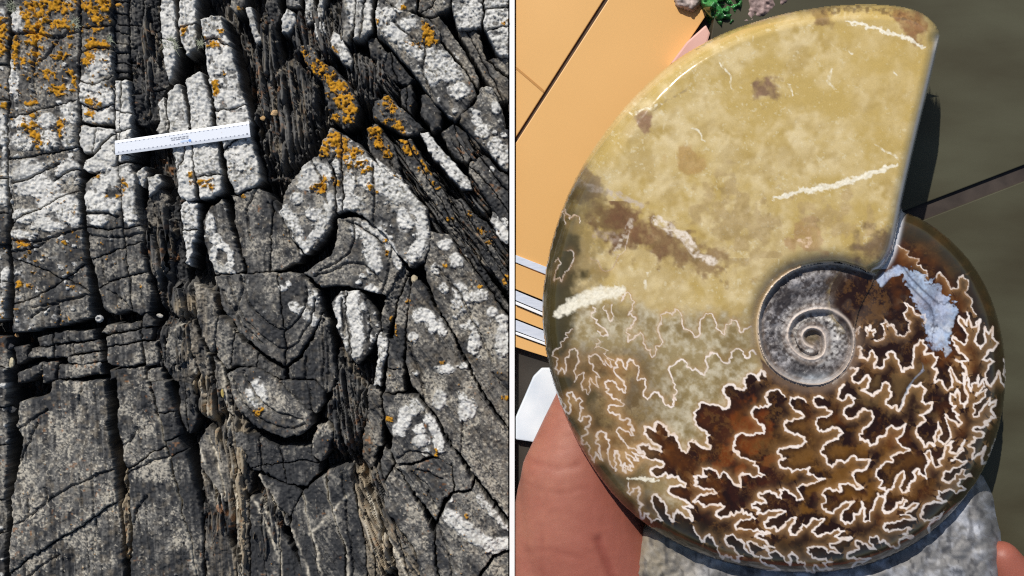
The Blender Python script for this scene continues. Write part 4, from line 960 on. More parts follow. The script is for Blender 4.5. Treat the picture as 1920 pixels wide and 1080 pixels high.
# glints: highlights put into the colour as ragged pale swathes, with tiny facets
GLINT = np.zeros(AX.shape)
def glint(pts, hw, amp, seed):
    global GLINT
    jx = 6 * (fbm(AX / 7, AY / 7, seed, 3) - .5) * 2; jy = 6 * (fbm(AX / 7, AY / 7, seed + 4, 3) - .5) * 2
    q, s = win_dist(AX, AY, pts, hw * 3, 1010, 2, AG, AX + jx, AY + jy)
    L = max(math.dist(pts[0], pts[-1]), 1)
    al = ((AX - pts[0][0]) * (pts[-1][0] - pts[0][0]) + (AY - pts[0][1]) * (pts[-1][1] - pts[0][1])) / L / L
    w = hw * (.55 + .45 * np.sin(np.clip(al, 0, 1) * math.pi))
    m = 1 - sstep(w * .5, w * 1.1, q)
    GLINT = np.maximum(GLINT, m)
    n = fbm(AX / 4, AY / 3.4, seed + 9, 2) - .5
    return m * amp * n
AZ = AZ + glint([(1452,372),(1500,358),(1560,349),(1610,334),(1682,308)], 7, .7, 3)
AZ = AZ + glint([(1046,588),(1080,567),(1120,553),(1166,545)], 17, .6, 5)
AZ = AZ + glint([(1588,41),(1630,50),(1690,67),(1735,90)], 4.5, .6, 7)
AZ = AZ + glint([(1178,895),(1205,898),(1235,901)], 3.5, .6, 9)
AZ = np.maximum(AZ, 0)
AZ = AZ + .5 * (fbm(AX / 16, AY / 16, 95, 2) - .5)

# ---- suture lines
ST = {}
ST['A'] = r3((1345,760),(1320,770),(1285,790),(1270,730),(1235,715),(1205,760),(1190,800),(1160,780),(1145,730),(1130,690),(1090,685),(1060,720),(1055,800),(1030,820),(1010,790),(965,770),(960,720),(950,680),(920,660),(900,695),(870,672),(835,690),(840,740),(820,760),(830,800),(850,850),(808,870),(805,920),(785,930),(775,890),(750,880),(745,830),(720,790),(690,820),(655,840),(660,805),(640,790),(672,760),(685,730),(690,700),(655,690),(680,650),(685,620),(672,605),(668,580),(650,565),(625,585),(618,612))
ST['A2'] = z2((575,230),(570,270),(588,330),(570,370),(545,345),(530,300),(500,265),(505,235))
ST['A3'] = z2((415,250),(435,290),(400,300),(405,330),(450,360),(435,385),(500,430),(535,490),(480,485),(455,455))
ST['A4'] = z2((455,520),(480,545),(440,560),(430,600),(480,590),(545,620),(500,640),(590,705),(530,680),(570,760),(510,700),(520,750),(480,700),(440,650),(375,660),(385,720),(420,750),(470,850),(440,840),(455,925),(420,900),(390,850),(390,940),(370,990),(350,940),(325,960),(330,800),(300,820),(255,880),(250,790),(295,710),(290,640),(260,605),(220,615),(210,670),(180,680),(190,740),(175,810),(150,765),(115,820),(105,750),(120,690),(70,660),(85,610),(140,590),(150,540),(200,510),(190,470),(240,430))
ST['B'] = (r3((1370,910),(1350,890),(1335,930),(1310,930),(1300,900),(1280,885),(1235,900),(1235,930),(1215,965),(1175,950),(1155,920),(1130,900),(1095,930),(1100,990),(1085,1030),(1050,1010),(1000,990),(975,955),(950,940),(920,965),(885,980),(890,1020))
 + z2((1070,830),(1085,880),(1125,960),(1090,990),(1095,1075)) + z3((1100,20),(1095,95),(1070,105),(1010,50),(985,15))
 + z2((985,1010),(970,970),(930,965),(905,990),(880,1030),(840,1000),(835,970),(855,900),(850,850),(820,850),(790,870),(785,840),(800,800),(798,750),(770,740),(750,700),(720,690),(705,720),(700,780),(680,760),(650,695),(625,690),(605,720),(625,755),(590,765),(590,790),(650,860),(690,930),(685,970),(640,945),(610,905),(580,870),(540,865),(510,890),(545,940),(520,960),(530,980),(575,995),(575,1020),(630,1040))
 + z3((640,40),(675,80),(660,100),(600,85),(545,95),(535,130),(560,155),(605,170),(640,165),(640,205),(720,210),(715,245),(745,265),(760,300),(735,295),(755,345),(700,315),(650,280),(615,290),(620,330),(640,360),(675,380),(685,415),(740,455),(800,460),(790,485),(850,500),(830,520),(770,495),(740,485),(795,555),(765,555),(720,510),(685,485),(690,530),(750,605),(720,595),(740,640),(705,620),(680,580),(660,600),(690,660),(660,640),(650,570),(635,520),(620,475),(600,475),(590,520),(605,570),(610,630),(600,650),(570,600),(545,560),(540,520),(530,495),(555,430),(545,385),(525,370),(515,320),(485,300),(445,335),(455,380),(435,390),(465,450),(500,560),(470,530),(440,490),(430,575),(405,530),(380,490),(385,430),(360,400),(330,425),(315,400),(320,350),(370,325),(340,285),(375,255),(395,210),(375,175),(330,190),(320,215),(290,215),(305,160),(325,110),(305,95),(325,50),(300,25),(265,50),(250,0))
 + z2((240,970),(205,970),(205,1040)) + z3((215,160),(195,150),(160,60),(110,10)))
ST['C'] = (z7((200,880),(170,840),(155,910),(120,870),(95,865),(55,895),(50,930),(70,960),(40,980),(0,970)) + r5((1245,5),(1215,2),(1195,15),(1190,50),(1220,80),(1220,130),(1190,140),(1130,115),(1080,105),(1055,110),(1050,140),(1025,160),(1030,210),(1050,245),(1090,265),(1110,290),(1095,310),(1115,365),(1070,360),(1030,320),(1000,325))
 + z3((1250,380),(1215,410),(1200,490),(1150,460),(1120,360),(1095,325),(1050,350),(1035,270),(1000,250),(960,230),(935,250),(935,310),(890,270),(850,265),(855,310),(840,330),(900,380),(985,440),(985,475),(940,460),(890,435),(850,415),(790,430),(800,455),(850,500),(840,530),(900,550),(960,555),(1020,580),(1000,605),(930,610),(895,640),(920,680),(980,695),(1030,665),(1045,700),(1130,685),(1135,715),(1195,750),(1185,785),(1120,770),(1060,775),(1045,810),(1080,845),(1140,870),(1220,910),(1260,955),(1200,940),(1170,945),(1245,1020),(1250,1060),(1180,1030),(1120,970),(1095,1000),(1095,1065),(1060,1040),(1030,980),(1020,920),(980,890),(950,850),(910,860),(905,900),(930,960),(1000,1060),(950,1050),(910,1080),(880,1010),(850,1000),(840,1040),(810,1030),(800,970),(830,930),(790,890),(810,830),(790,780),(750,785),(730,850),(705,820),(710,740)))
ST['D'] = (z7((330,1020),(290,975),(230,980),(195,1020),(230,1075)) + r5((1440,130),(1400,125),(1360,140),(1350,170),(1365,195),(1400,225),(1420,250),(1415,280),(1390,275),(1340,290),(1290,275),(1260,295),(1250,335),(1245,370),(1270,400))
 + z4((340,5),(385,45),(390,70),(450,95),(525,110),(510,145),(595,230),(520,245),(460,220),(410,210),(385,235),(405,325),(350,310),(310,255),(260,205),(220,245),(190,190),(140,170),(80,175),(75,205),(105,240),(50,230),(5,240),(30,290),(10,310),(60,330),(130,350),(195,380),(130,385),(50,400),(20,430),(0,455),(60,465),(90,495),(150,480),(225,470),(260,490),(210,530),(190,565),(230,590),(290,575),(315,545),(340,575),(415,520),(425,555),(490,560),(520,600),(440,600),(380,620),(355,650),(365,685),(440,690),(540,690),(650,720),(550,720),(520,740),(570,770),(680,840),(600,820),(640,875),(560,830),(480,790),(455,800),(500,880),(545,920),(430,845),(390,770),(330,735),(280,740),(265,770),(300,830),(350,860),(415,910),(370,915),(390,960),(330,945),(280,905),(255,935),(215,890),(210,830),(175,810),(160,750),(120,735),(90,800),(60,770),(0,670)))
ST['E'] = (r6((215,100),(170,70),(130,75),(120,110),(140,140),(185,160),(200,185),(170,200),(110,205),(90,225),(100,260),(150,285),(200,295),(215,325),(190,345),(130,350),(90,360))
 + z4((720,10),(715,50),(770,85),(720,115),(735,165),(800,165),(835,200),(900,185),(980,165),(965,215),(1105,255),(1020,300),(920,305),(870,330),(930,425),(875,440),(830,385),(780,350),(735,350),(740,425),(700,395),(650,360),(600,375),(545,390),(555,420),(615,460),(560,460),(495,480),(500,505),(560,520),(540,555),(620,540),(740,520),(775,540),(720,560),(640,590),(595,630),(620,680),(690,670),(700,700),(770,650),(830,590),(870,590),(850,630),(810,690),(820,730),(870,730),(910,690),(920,640),(950,660),(1000,595),(1040,605),(1100,600),(1050,660),(1005,710),(1040,745),(1110,720),(1190,695),(1280,700),(1200,745),(1340,760),(1230,790),(1150,810),(1160,840),(1240,890),(1140,885),(1100,840),(1020,830),(965,850),(975,895),(1030,930),(1080,935),(1170,960),(1100,970),(1165,1020),(1090,1025),(1020,990),(1010,1060),(955,1030),(940,965),(890,970),(870,910),(830,885),(805,910),(820,985),(780,960),(740,910),(700,870),(640,885),(660,930),(570,915),(560,945),(640,990),(725,1030),(640,1035),(565,1050)))
ST['F'] = r6((310,80),(260,75),(255,105),(280,130),(330,135),(360,160),(340,180),(280,190),(265,215),(280,255),(310,270),(360,245),(400,250),(420,275),(395,305),(340,325),(310,350),(300,390),(330,415),(335,455),(360,465),(390,430),(430,440),(480,400),(500,430),(575,425),(545,480),(490,490),(470,510),(490,545),(535,580),(500,590),(455,560),(405,565),(410,600),(380,600),(330,590),(305,620),(330,650),(305,690),(330,720),(365,725),(400,690),(440,660),(480,660),(460,690),(410,735),(410,765),(440,785),(470,780),(480,730),(510,735),(530,665),(545,700),(535,770),(570,770),(600,660),(620,620),(650,640),(680,600),(650,680),(640,710),(680,725),(720,690),(760,640),(780,660),(745,690),(850,675),(800,715),(745,735),(830,765),(720,775),(660,785),(650,810),(680,830),(730,815),(805,815),(760,845),(820,860),(740,880),(730,925),(690,915),(660,880),(630,890),(610,855),(575,860),(570,890),(610,930),(550,900),(500,880),(490,890),(510,930),(450,950),(450,980),(500,985),(575,980),(470,1030))
ST['G'] = r6((430,0),(400,30),(395,80),(430,90),(450,60),(490,80),(470,120),(430,140),(425,170),(460,195),(500,185),(515,155),(545,140),(585,150),(580,215),(540,245),(515,285),(520,310),(560,320),(575,345),(605,340),(630,295),(660,290),(670,250),(690,235),(720,250),(775,225),(760,280),(720,310),(740,335),(800,370),(730,385),(690,410),(700,440),(650,450),(615,480),(610,520),(640,540),(625,580),(665,600),(700,590),(720,530),(760,490),(770,510),(740,580),(760,610),(790,600),(800,560),(830,530),(825,490),(840,475),(860,510),(890,530),(890,460),(910,430),(880,390),(910,370),(920,420),(945,470),(975,460),(960,430),(990,400),(1000,350),(1040,320),(1020,380),(1060,390),(1110,320),(1070,400),(1035,430),(1120,430),(1060,470),(1000,490),(980,530),(1000,550),(1040,540),(1060,510),(1110,480),(1100,510),(1145,515),(1080,540),(1070,570),(1110,590),(1060,615),(1020,595),(960,600),(950,640),(1005,660),(940,660),(880,680),(870,720),(855,745),(885,770),(940,750),(990,720),(960,760),(905,800),(910,840))
ST['H'] = (z5((60,630),(120,625),(70,690),(120,745),(190,680),(215,720),(150,800),(240,840),(300,790),(310,740),(360,740),(360,790),(380,810),(340,910),(380,940),(410,910),(440,955),(470,900),(490,830),(540,760),(610,740),(650,790),(620,880),(650,910),(700,890),(690,940),(600,990),(650,1030),(580,1080))
 + r6((840,240),(840,290),(860,310),(880,355),(905,330),(935,350),(940,270),(960,215),(970,260),(960,310),(990,340),(1030,300),(1020,250),(1000,200),(1000,170),(1030,200),(1070,235),(1090,215),(1060,180))
 + z5((900,990),(860,960),(880,920),(840,890),(835,820),(880,850),(895,790),(910,870),(950,930),(970,880),(950,790),(975,700),(1000,800),(1060,680),(1050,770),(1120,700),(1070,800),(1040,840),(1120,790),(1100,860),(1020,910),(1030,960),(1015,1000),(1060,1000),(1110,910),(1150,860),(1140,910),(1195,880),(1150,960),(1195,1000),(1130,1040),(1090,1080))
 + z6((1110,10),(1030,40),(1025,80),(945,85),(945,110),(1025,125),(1000,155),(950,160),(950,185),(910,210),(950,230),(940,310),(1000,270),(1035,215),(1010,345),(1050,340),(1080,260),(1105,170)))
ST['I'] = z5((120,460),(150,470),(130,540),(190,560),(230,490),(265,540),(250,620),(320,610),(345,510),(385,490),(430,560),(460,650),(510,625),(550,620),(555,480),(600,400),(650,450),(640,520),(680,510),(740,540),(700,620),(730,630),(720,740),(770,720),(820,800),(850,770),(825,640),(840,620),(880,710),(945,740),(930,670),(970,680),(880,560),(975,570),(930,510),(870,440),(860,380),(940,440),(965,420),(900,260),(910,220),(970,290),(975,190),(1010,310),(1070,240),(1060,310),(1030,420),(1075,470),(1110,400),(1110,300),(1140,360),(1170,300),(1160,390),(1210,425),(1190,460),(1130,500),(1090,560),(1175,570),(1110,670),(1150,770),(1215,640),(1260,770),(1280,720),(1260,560))
ST['J'] = z5((250,410),(310,400),(330,360),(300,280),(335,250),(350,300),(390,290),(420,360),(460,375),(520,340),(510,290),(530,260),(470,200),(500,175),(485,110),(540,150),(560,200),(600,210),(640,200),(640,270))
ST['K'] = r4((945,480),(965,450),(1000,490),(1030,550),(1070,540),(1075,480),(1100,470),(1130,510),(1110,560),(1150,600),(1140,640),(1170,690))
ST['M'] = z5((190,370),(185,310),(205,335),(215,290),(225,330),(248,325),(240,370))
ST['N'] = z5((95,370),(85,320),(105,340),(130,305),(120,360))
ST['O'] = r4((700,290),(740,310),(790,330),(780,350),(850,380),(840,410),(890,440),(900,475))
ST['P'] = r3((300,180),(280,110),(300,95),(320,150),(345,130),(380,140),(380,175))
ST['Q'] = r3((240,390),(260,370),(275,400),(245,440),(235,500),(265,480),(280,500),(300,450),(330,420),(345,340),(315,330))
ST['R'] = r3((440,370),(490,400),(530,450),(580,405),(600,360),(660,220))
def frill(pts, sd_):
    rg = np.random.RandomState(sd_); out = [pts[0]]
    for (ax, ay), (bx, by) in zip(pts[:-1], pts[1:]):
        L = math.hypot(bx - ax, by - ay)
        n = 3 if L > 9 else (2 if L > 5 else 1)
        for k in range(1, n):
            t = k / n + rg.uniform(-.08, .08); o = rg.uniform(-.16, .16) * L + rg.choice([-1, 1]) * .5
            out.append((ax + (bx - ax) * t - (by - ay) / max(L, .1) * o, ay + (by - ay) * t + (bx - ax) / max(L, .1) * o))
        out.append((bx, by))
    return out
WHT = {'A': .8, 'A2': .8, 'A3': .9, 'A4': .72, 'J': .8, 'K': .6, 'M': 1, 'N': .8, 'O': .6, 'P': .7, 'Q': .65, 'R': .5}
THIN = {'A': 1.5, 'A2': 1.5, 'A3': 1.7, 'A4': 1.4, 'B': 2.0, 'C': 2.6, 'J': 1.9, 'K': 1.6, 'M': 2.2, 'N': 1.8, 'O': 1.3, 'P': 1.3, 'Q': 1.3, 'R': 1.2}
WOBX = AX + 1.5 * (vnoise(AX / 5.5, AY / 5.5, 201) - .5) * 2; WOBY = AY + 1.5 * (vnoise(AX / 5.5, AY / 5.5, 202) - .5) * 2
WID = np.clip(.45 + 1.15 * fbm(AX / 16, AY / 16, 205, 3), .6, 1.5); FADE = np.clip(.35 + 1.3 * fbm(AX / 38, AY / 38, 206, 3), .62, 1)
line = np.zeros(AX.shape); near = np.zeros(AX.shape, int); bestd = np.full(AX.shape, 99.0); side = np.zeros(AX.shape)
for i, (k, pts) in enumerate(ST.items()):
    q, sg = win_dist(AX, AY, frill(pts, i), 26, 1010, 2, AG, WOBX, WOBY)
    sl = (slice(None), slice(None))
    w = .70 * THIN.get(k, 2.3) * WID; st_ = WHT.get(k, 1.0) * FADE
    v = st_ * (1 - sstep(w * .55, w * 1.45, q))
    line[sl] = np.maximum(line[sl], v)
    m = q < bestd[sl]
    near[sl] = np.where(m, i + 1, near[sl]); bestd[sl] = np.where(m, q, bestd[sl]); side[sl] = np.where(m, sg, side[sl])
dens = 1.25 * blur(np.clip(line * 1.2, 0, 1), 9 / AG)

# ---- colour
NB = fbm(AX / 22, AY / 22, 300, 4)
def blob(cx, cy, rx, ry, deg=0, n=.5, sd=0):
    n = n * 1.7
    fb = np.roll(np.roll(NB, sd * 37, 0), sd * 53, 1)
    a = math.radians(deg)
    u = ((AX - cx) * math.cos(a) + (AY - cy) * math.sin(a)) / rx; v = (-(AX - cx) * math.sin(a) + (AY - cy) * math.cos(a)) / ry
    return 1 - sstep(.45, 1.05, np.hypot(u, v) + n * (fb - .5) * 2)
n1 = fbm(AX / 60, AY / 60, 101, 4); n2 = fbm(AX / 14, AY / 14, 102, 4); n3 = fbm(AX / 5, AY / 5, 103, 3)
n2b = fbm(AX / 24 + 1.5 * n2, AY / 24 + 1.5 * n3, 109, 5, .6)
fib = fbm((AX + AY) / 9 + 3 * n1, (AX - AY) / 26, 104, 4)
yel = mixc(np.broadcast_to(lin(182, 156, 92), AX.shape + (3,)), lin(212, 192, 146), blur(np.clip(1.7 * (n2b - .5) + 1.6 * (n1 - .48) + .7 * (n3 - .5) + .38, 0, 1), 1.6))
yel = mixc(yel, lin(152, 124, 58), blur(np.clip(2.8 * (n1 - .53) + 1.0 * (.5 - n2b) + 1.2 * (fib - .5), 0, .42), 1.6))
yel = mixc(yel, lin(222, 212, 180), np.clip((fbm(AX / 4, AY / 4, 107, 2) * .6 + n2 * .4 - .66) * 4, 0, .35))
# towards the right top the calcite is more golden
yel = mixc(yel, lin(190, 162, 95), .45 * sstep(1450, 1700, AX) * sstep(330, 120, AY))
colr = yel
brown = lin(112, 82, 58)
for bl, cc, amt in [(blob(1435,166,34,30,0,.6,1), lin(120, 92, 72), .9), (blob(1208,222,26,20,-30,.6,2), lin(125, 90, 70), .8), (blob(1290,298,40,28,0,.6,3), lin(165, 130, 78), .7), (blob(1550,34,34,22,10,.6,4), lin(130, 100, 66), .8), (blob(1706,46,44,26,25,.6,5), lin(125, 84, 52), .85),
                    (blob(1150,425,75,42,35,.6,6), lin(104, 76, 50), .95), (blob(1215,440,90,34,35,.6,7), lin(110, 78, 52), .9), (blob(1300,480,80,30,30,.7,8), lin(128, 100, 66), .8), (blob(1385,420,90,70,0,.9,9), lin(150, 125, 85), .5), (blob(1100,350,45,30,40,.7,10), lin(128, 104, 76), .8), (blob(1520,445,40,28,0,.9,11), lin(160, 122, 85), .6), (blob(1640,470,40,40,0,.5,12), lin(90, 68, 56), .8), (blob(1570,410,60,40,0,.9,13), lin(165, 140, 100), .5)]:
    colr = mixc(colr, cc * (.62 + .8 * n2b)[..., None], bl * amt * np.clip(.45 + 1.1 * n2, 0, 1))
# pale fractured calcite streaks in the brown band
def streak(pts, hw, c, amt, sd):
    global colr
    xs = [p[0] for p in pts]; ys = [p[1] for p in pts]; R_ = hw + 14
    x0 = max(int((min(xs) - R_ - 1010) / AG), 0); x1 = int((max(xs) + R_ - 1010) / AG) + 1
    y0 = max(int((min(ys) - R_ - 2) / AG), 0); y1 = int((max(ys) + R_ - 2) / AG) + 1
    x = AX[y0:y1, x0:x1]; y = AY[y0:y1, x0:x1]
    q = seg_dist(x + 10 * (fbm(x / 12, y / 12, sd, 3) - .5), y + 10 * (fbm(x / 12, y / 12, sd + 1, 3) - .5), pts)
    m = (1 - sstep(hw * .5, hw, q)) * np.clip(.35 + 2.5 * (fbm(x / 6, y / 6, sd + 2, 3) - .42), 0, 1)
    colr[y0:y1, x0:x1] = mixc(colr[y0:y1, x0:x1], c, m * amt)
streak([(1232,412),(1262,432),(1285,445),(1300,470),(1312,482),(1335,490)], 11, lin(228, 214, 196), .95, 401)
streak([(1186,415),(1172,440),(1158,468),(1154,478)], 7, lin(205, 190, 170), .8, 404)
streak([(1086,345),(1120,355),(1165,368),(1200,385)], 9, lin(190, 175, 160), .7, 407)
streak([(1120,440),(1150,445)], 14, lin(170, 150, 135), .6, 410)
streak([(1190,222),(1215,212),(1245,192),(1290,165)], 3, lin(150, 130, 95), .7, 413)
streak([(1213,510),(1211,530),(1212,542)], 3, lin(225, 215, 190), 1, 416)
streak([(1545,20),(1590,18),(1660,20),(1720,40)], 8, lin(90, 66, 46), .7, 419)
streak([(1500,452),(1520,450),(1512,462)], 6, lin(225, 195, 165), .8, 422)
for pts in [[(1640,270),(1662,284),(1690,301)],[(1350,120),(1368,140),(1372,168)],[(1560,130),(1552,150),(1566,168)],[(1480,160),(1488,176)],[(1675,134),(1682,142)],[(1300,240),(1322,262)],[(1180,215),(1240,195)],[(1595,95),(1600,102)]]:
    streak(pts, 2.2, lin(232, 224, 200), .8, 430 + int(pts[0][0]) % 50)
# greyish olive zone of the first chambers
olz = poly_sd(AX + 16 * (n1 - .5) * 2, AY + 16 * (n2 - .5) * 2, [(1000,610),(1090,560),(1190,560),(1250,590),(1330,580),(1400,590),(1420,640),(1440,740),(1430,900),(1300,1080),(1000,1080)])
oc_ = mixc(np.broadcast_to(lin(156, 138, 98), AX.shape + (3,)), lin(192, 180, 152), np.clip(2.2 * (n2 - .45) + 1.2 * (n3 - .5) + .6 * (n1 - .5) + .2, 0, 1))
oc_ = mixc(oc_, lin(120, 100, 58), np.clip(2.4 * (n1 - .5) + 1.2 * (.5 - n2), 0, .7))
colr = mixc(colr, oc_, sstep(-14, 22, olz))
colr = mixc(colr, lin(120, 100, 62), blob(1085,470,60,120,8,.5,51) * .6)
oll = sstep(1285, 1170, AX + 40 * (n1 - .5)) * sstep(620, 690, AY + 40 * (n2 - .5))
colr = mixc(colr, mixc(np.broadcast_to(lin(88, 66, 36), AX.shape + (3,)), lin(142, 118, 76), np.clip(2.4 * (n2b - .42), 0, 1)), oll * .85)
# dark amber chambers
C_LINE = ST['C']
dz = C_LINE[:-6] + [(1215,1010),(1300,1090),(1950,1090),(1950,380),(1690,380),(1672,480),(1640,520),(1570,545),(1590,660),(1560,690),(1500,700),(1445,690),(1425,670)]
damb = poly_sd(WOBX, WOBY, dz)
amb = mixc(np.broadcast_to(lin(34, 16, 6), AX.shape + (3,)), lin(100, 56, 14), np.clip(2.4 * (fbm(AX / 70, AY / 55, 110, 4) - .50) + .9 * (n2 - .5), 0, .8))
for bl, cc, amt in [(blob(1385,825,70,60,0,.8,21), lin(118, 58, 14), .7), (blob(1585,890,80,60,0,.8,22), lin(120, 80, 26), .7), (blob(1500,830,70,50,0,.8,23), lin(98, 66, 26), .6), (blob(1690,720,80,50,0,.7,24), lin(104, 80, 46), .7), (blob(1640,600,60,70,0,.7,25), lin(66, 50, 38), .8), (blob(1420,930,90,50,0,.8,26), lin(52, 24, 10), .8), (blob(1760,860,80,50,0,.8,27), lin(58, 30, 16), .7), (blob(1690,900,60,50,0,.8,28), lin(96, 62, 22), .7), (blob(1340,790,50,60,0,.7,29), lin(48, 24, 10), .8)]:
    amb = mixc(amb, cc, bl * amt)
amb = mixc(amb, lin(120, 84, 40), np.clip((n2b - .55) * 3, 0, .35))
colr = mixc(colr, amb, sstep(-1.5, 1.5, np.maximum(damb, np.where((np.hypot(AX - 1625, AY - 560) < 70) & (inumb > -2) & ~body_side, 9, -99))))
# the rolled over outer side: darker olive, partly dark reflections put into the colour
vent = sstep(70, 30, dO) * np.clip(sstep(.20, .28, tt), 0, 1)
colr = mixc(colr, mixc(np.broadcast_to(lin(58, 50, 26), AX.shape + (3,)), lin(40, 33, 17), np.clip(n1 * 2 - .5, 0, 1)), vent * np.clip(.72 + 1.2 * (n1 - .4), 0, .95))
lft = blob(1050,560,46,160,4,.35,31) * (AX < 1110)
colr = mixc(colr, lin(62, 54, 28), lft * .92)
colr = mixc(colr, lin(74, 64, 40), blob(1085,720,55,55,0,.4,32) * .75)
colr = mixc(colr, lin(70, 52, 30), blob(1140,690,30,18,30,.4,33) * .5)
# brown bloom beside the sutures, then the white lines themselves
tanw = np.clip(dens * 2.6, 0, 1) * np.where(side > 0, 1.0, .55)
tanw = np.maximum(tanw, oll * np.clip(dens * 4.6, 0, 1.3))
tanw = np.maximum(tanw, .9 * np.exp(-np.clip(bestd, 0, 60) / 6.0) * (near == 1))
tan_c = mixc(np.broadcast_to(lin(150, 108, 62), AX.shape + (3,)), lin(186, 148, 100), np.clip(n2 * 2 - .4, 0, 1))
dark_here = sstep(-4, 4, damb)
colr = mixc(colr, tan_c, np.clip(tanw - .3, 0, 1) * np.where(dark_here > .5, .5, .75))
halo = np.exp(-np.clip(bestd, 0, 60) / 5.0)
colr = mixc(colr, lin(184, 140, 92), np.where(side > 0, halo * .62, 0) * (.35 + .65 * dark_here) * (sdist > 0))
colr = mixc(colr, lin(38, 20, 8), np.where(side < 0, np.exp(-((bestd - 5) / 4.5) ** 2) * .5, 0) * dark_here)
lc = mixc(np.broadcast_to(lin(240, 226, 214), AX.shape + (3,)), lin(222, 190, 158), np.clip(1.5 * (n2 - .45), 0, 1))
lfade = np.where(AX < 1200, .85, 1.0)
line = np.where(dark_here > .5, np.clip(line * 1.5, 0, 1), line)
colr = mixc(colr, lc, np.clip(line * lfade, 0, 1))
colr = mixc(colr, lin(150, 118, 90), .75 * np.exp(-(bestd / .75) ** 2) * (near > 12) * (n2 > .42))
# umbilicus
um = sstep(-2, 4, inumb)
uc = mixc(np.broadcast_to(lin(66, 60, 58), AX.shape + (3,)), lin(176, 172, 172), np.clip(1.5 * (n2b - .5) + .9 * (n3 - .5) + .02 + .5 * np.exp(-(dS / 9) ** 2) + .25 * sstep(1.5, 0, np.abs(dS - 22) / 6), 0, 1))
uc = mixc(uc, lin(182, 190, 196), np.clip(sstep(40, 110, np.hypot(AX - 1560, AY - 560)) * sstep(690, 720, AY) * (.4 + n2), 0, .8))
uc = mixc(uc, lin(200, 196, 190), np.clip(2.2 * (n3 - .4) + .3, 0, 1) * np.exp(-((rad - 44) / 16) ** 2))
uc = mixc(uc, lin(70, 52, 34), blob(1590,560,50,34,40,.5,41) * .8)
uc = mixc(uc, lin(52, 47, 47), blob(1470,560,34,40,30,.5,42) * .6)
uc = mixc(uc, lin(40, 36, 36), blob(1500,690,50,20,10,.5,44) * .6)
uc = mixc(uc, lin(104, 92, 70), blob(1521,632,22,22,0,.3,43))
uc = mixc(uc, lin(238, 236, 230), blob(1518,660,12,7,0,.5,45))
uc = mixc(uc, lin(206, 190, 176), np.exp(-(dS / 3.6) ** 2) * .95)
uc = mixc(uc, lin(122, 104, 88), np.exp(-((dS - 8) / 4) ** 2) * .5)
colr = mixc(colr, uc, um * sstep(50, 85, np.hypot(AX - 1630, AY - 570) + 20 * (n2 - .5)))
colr = mixc(colr, lin(120, 98, 78), np.exp(-((dS - 8) / 9) ** 2) * (inumb < 3) * .55)
colr = mixc(colr, lin(206, 190, 176), np.exp(-(dS / 2.6) ** 2) * .7)
# pale aperture edge, the bluish sky highlight put into the colour
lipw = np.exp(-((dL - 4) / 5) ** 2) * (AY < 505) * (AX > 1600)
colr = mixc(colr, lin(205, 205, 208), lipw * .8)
colr = mixc(colr, lin(236, 228, 206), GLINT * np.clip(.85 + .6 * (n3 - .5), 0, .95))  # pale glints painted over the shell colour
colr = np.clip(colr, 0, 1)

# ---- geometry from the sheet
AZ = AZ * (sdist > -3)
AZr = np.where(sdist > 0, AZ, 0)
rim = np.clip(sdist / 2.0, 0, 1)
zz = ZM + AZr * np.sqrt(rim)
kk = (HPX - zz) / HPX * S
FX = (AX - 960) * kk; FY = (540 - AY) * kk; FZ = zz * S
def normals_of(GX, GY, GZ):
    P = np.stack([GX, GY, GZ], -1)
    du = np.gradient(P, axis=1); dv = np.gradient(P, axis=0)
    n = np.cross(dv, du); n = n / (np.linalg.norm(n, axis=-1, keepdims=True) + 1e-12)
    return np.where(n[..., 2:3] < 0, -n, n)
FN = normals_of(FX, FY, FZ)
okv = sdist > -.6
allc = okv[:-1, :-1] & okv[1:, :-1] & okv[:-1, 1:] & okv[1:, 1:]
ctr = lambda a: .25 * (a[:-1, :-1] + a[1:, :-1] + a[:-1, 1:] + a[1:, 1:])
M_FOS = tint_mat("polished_calcite", .15, .42, 0, 400, coat=.3, rvar=.04)
M_UMB = tint_mat("matt_inner_whorl", .45, .4, .25, 600)
M_REFL = tint_mat("painted_reflection", .16, .6, .12, 260, metallic=.25)
ammonite = empty("ammonite")
tag(ammonite, "large polished ammonite with yellow body chamber and white leaf-like sutures", "fossil")
REFL = r4((605,490),(640,450),(690,425),(735,400),(790,425),(850,450),(960,520),(1060,630),(1075,680),(1040,760),(1020,850),(1035,900),(990,950),(970,890),(920,900),(890,860),(870,720),(830,640),(790,560),(745,470),(690,490),(640,545),(610,530))  # outline of a window's pale blue reflection, painted into the shell colour
REFL2 = z5((620,560),(650,640),(560,720),(520,800),(480,880),(450,950),(440,930),(470,860),(490,780),(560,690),(610,640))
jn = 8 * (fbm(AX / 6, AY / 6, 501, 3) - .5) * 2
refl = np.maximum(poly_sd(AX + jn, AY - jn, REFL), poly_sd(AX + jn * .5, AY - jn * .5, REFL2))
refl_line = np.minimum(seg_dist(AX + jn, AY + jn, r4((745,400),(800,480),(880,560),(950,620),(1060,635))), seg_dist(AX + jn, AY + jn, r4((770,500),(850,580),(920,650),(935,740),(910,880))))
reflm = (refl > 0)
refl_col = mixc(np.broadcast_to(np.array([.55, .68, .86]), AX.shape + (3,)), np.array([.88, .93, .97]), np.clip(2.4 * (n2 - .42) + 1.0 * (n3 - .5), 0, 1))
refl_col = mixc(refl_col, np.array([.50, .54, .74]), np.clip(2 * (n1 - .5), 0, .6))
refl_col = mixc(colr, refl_col, sstep(0, 5, refl) * np.clip(.62 + 1.4 * (n2b - .42), 0, .95))
refl_col = mixc(refl_col, lc, np.clip(line, 0, 1) * .6)
refl_col = mixc(refl_col, lin(60, 60, 74), np.exp(-(refl_line / 2.2) ** 2) * .7)  # dark lines inside the painted reflection
mask_n = allc & (ctr(reflm.astype(float)) > .6)
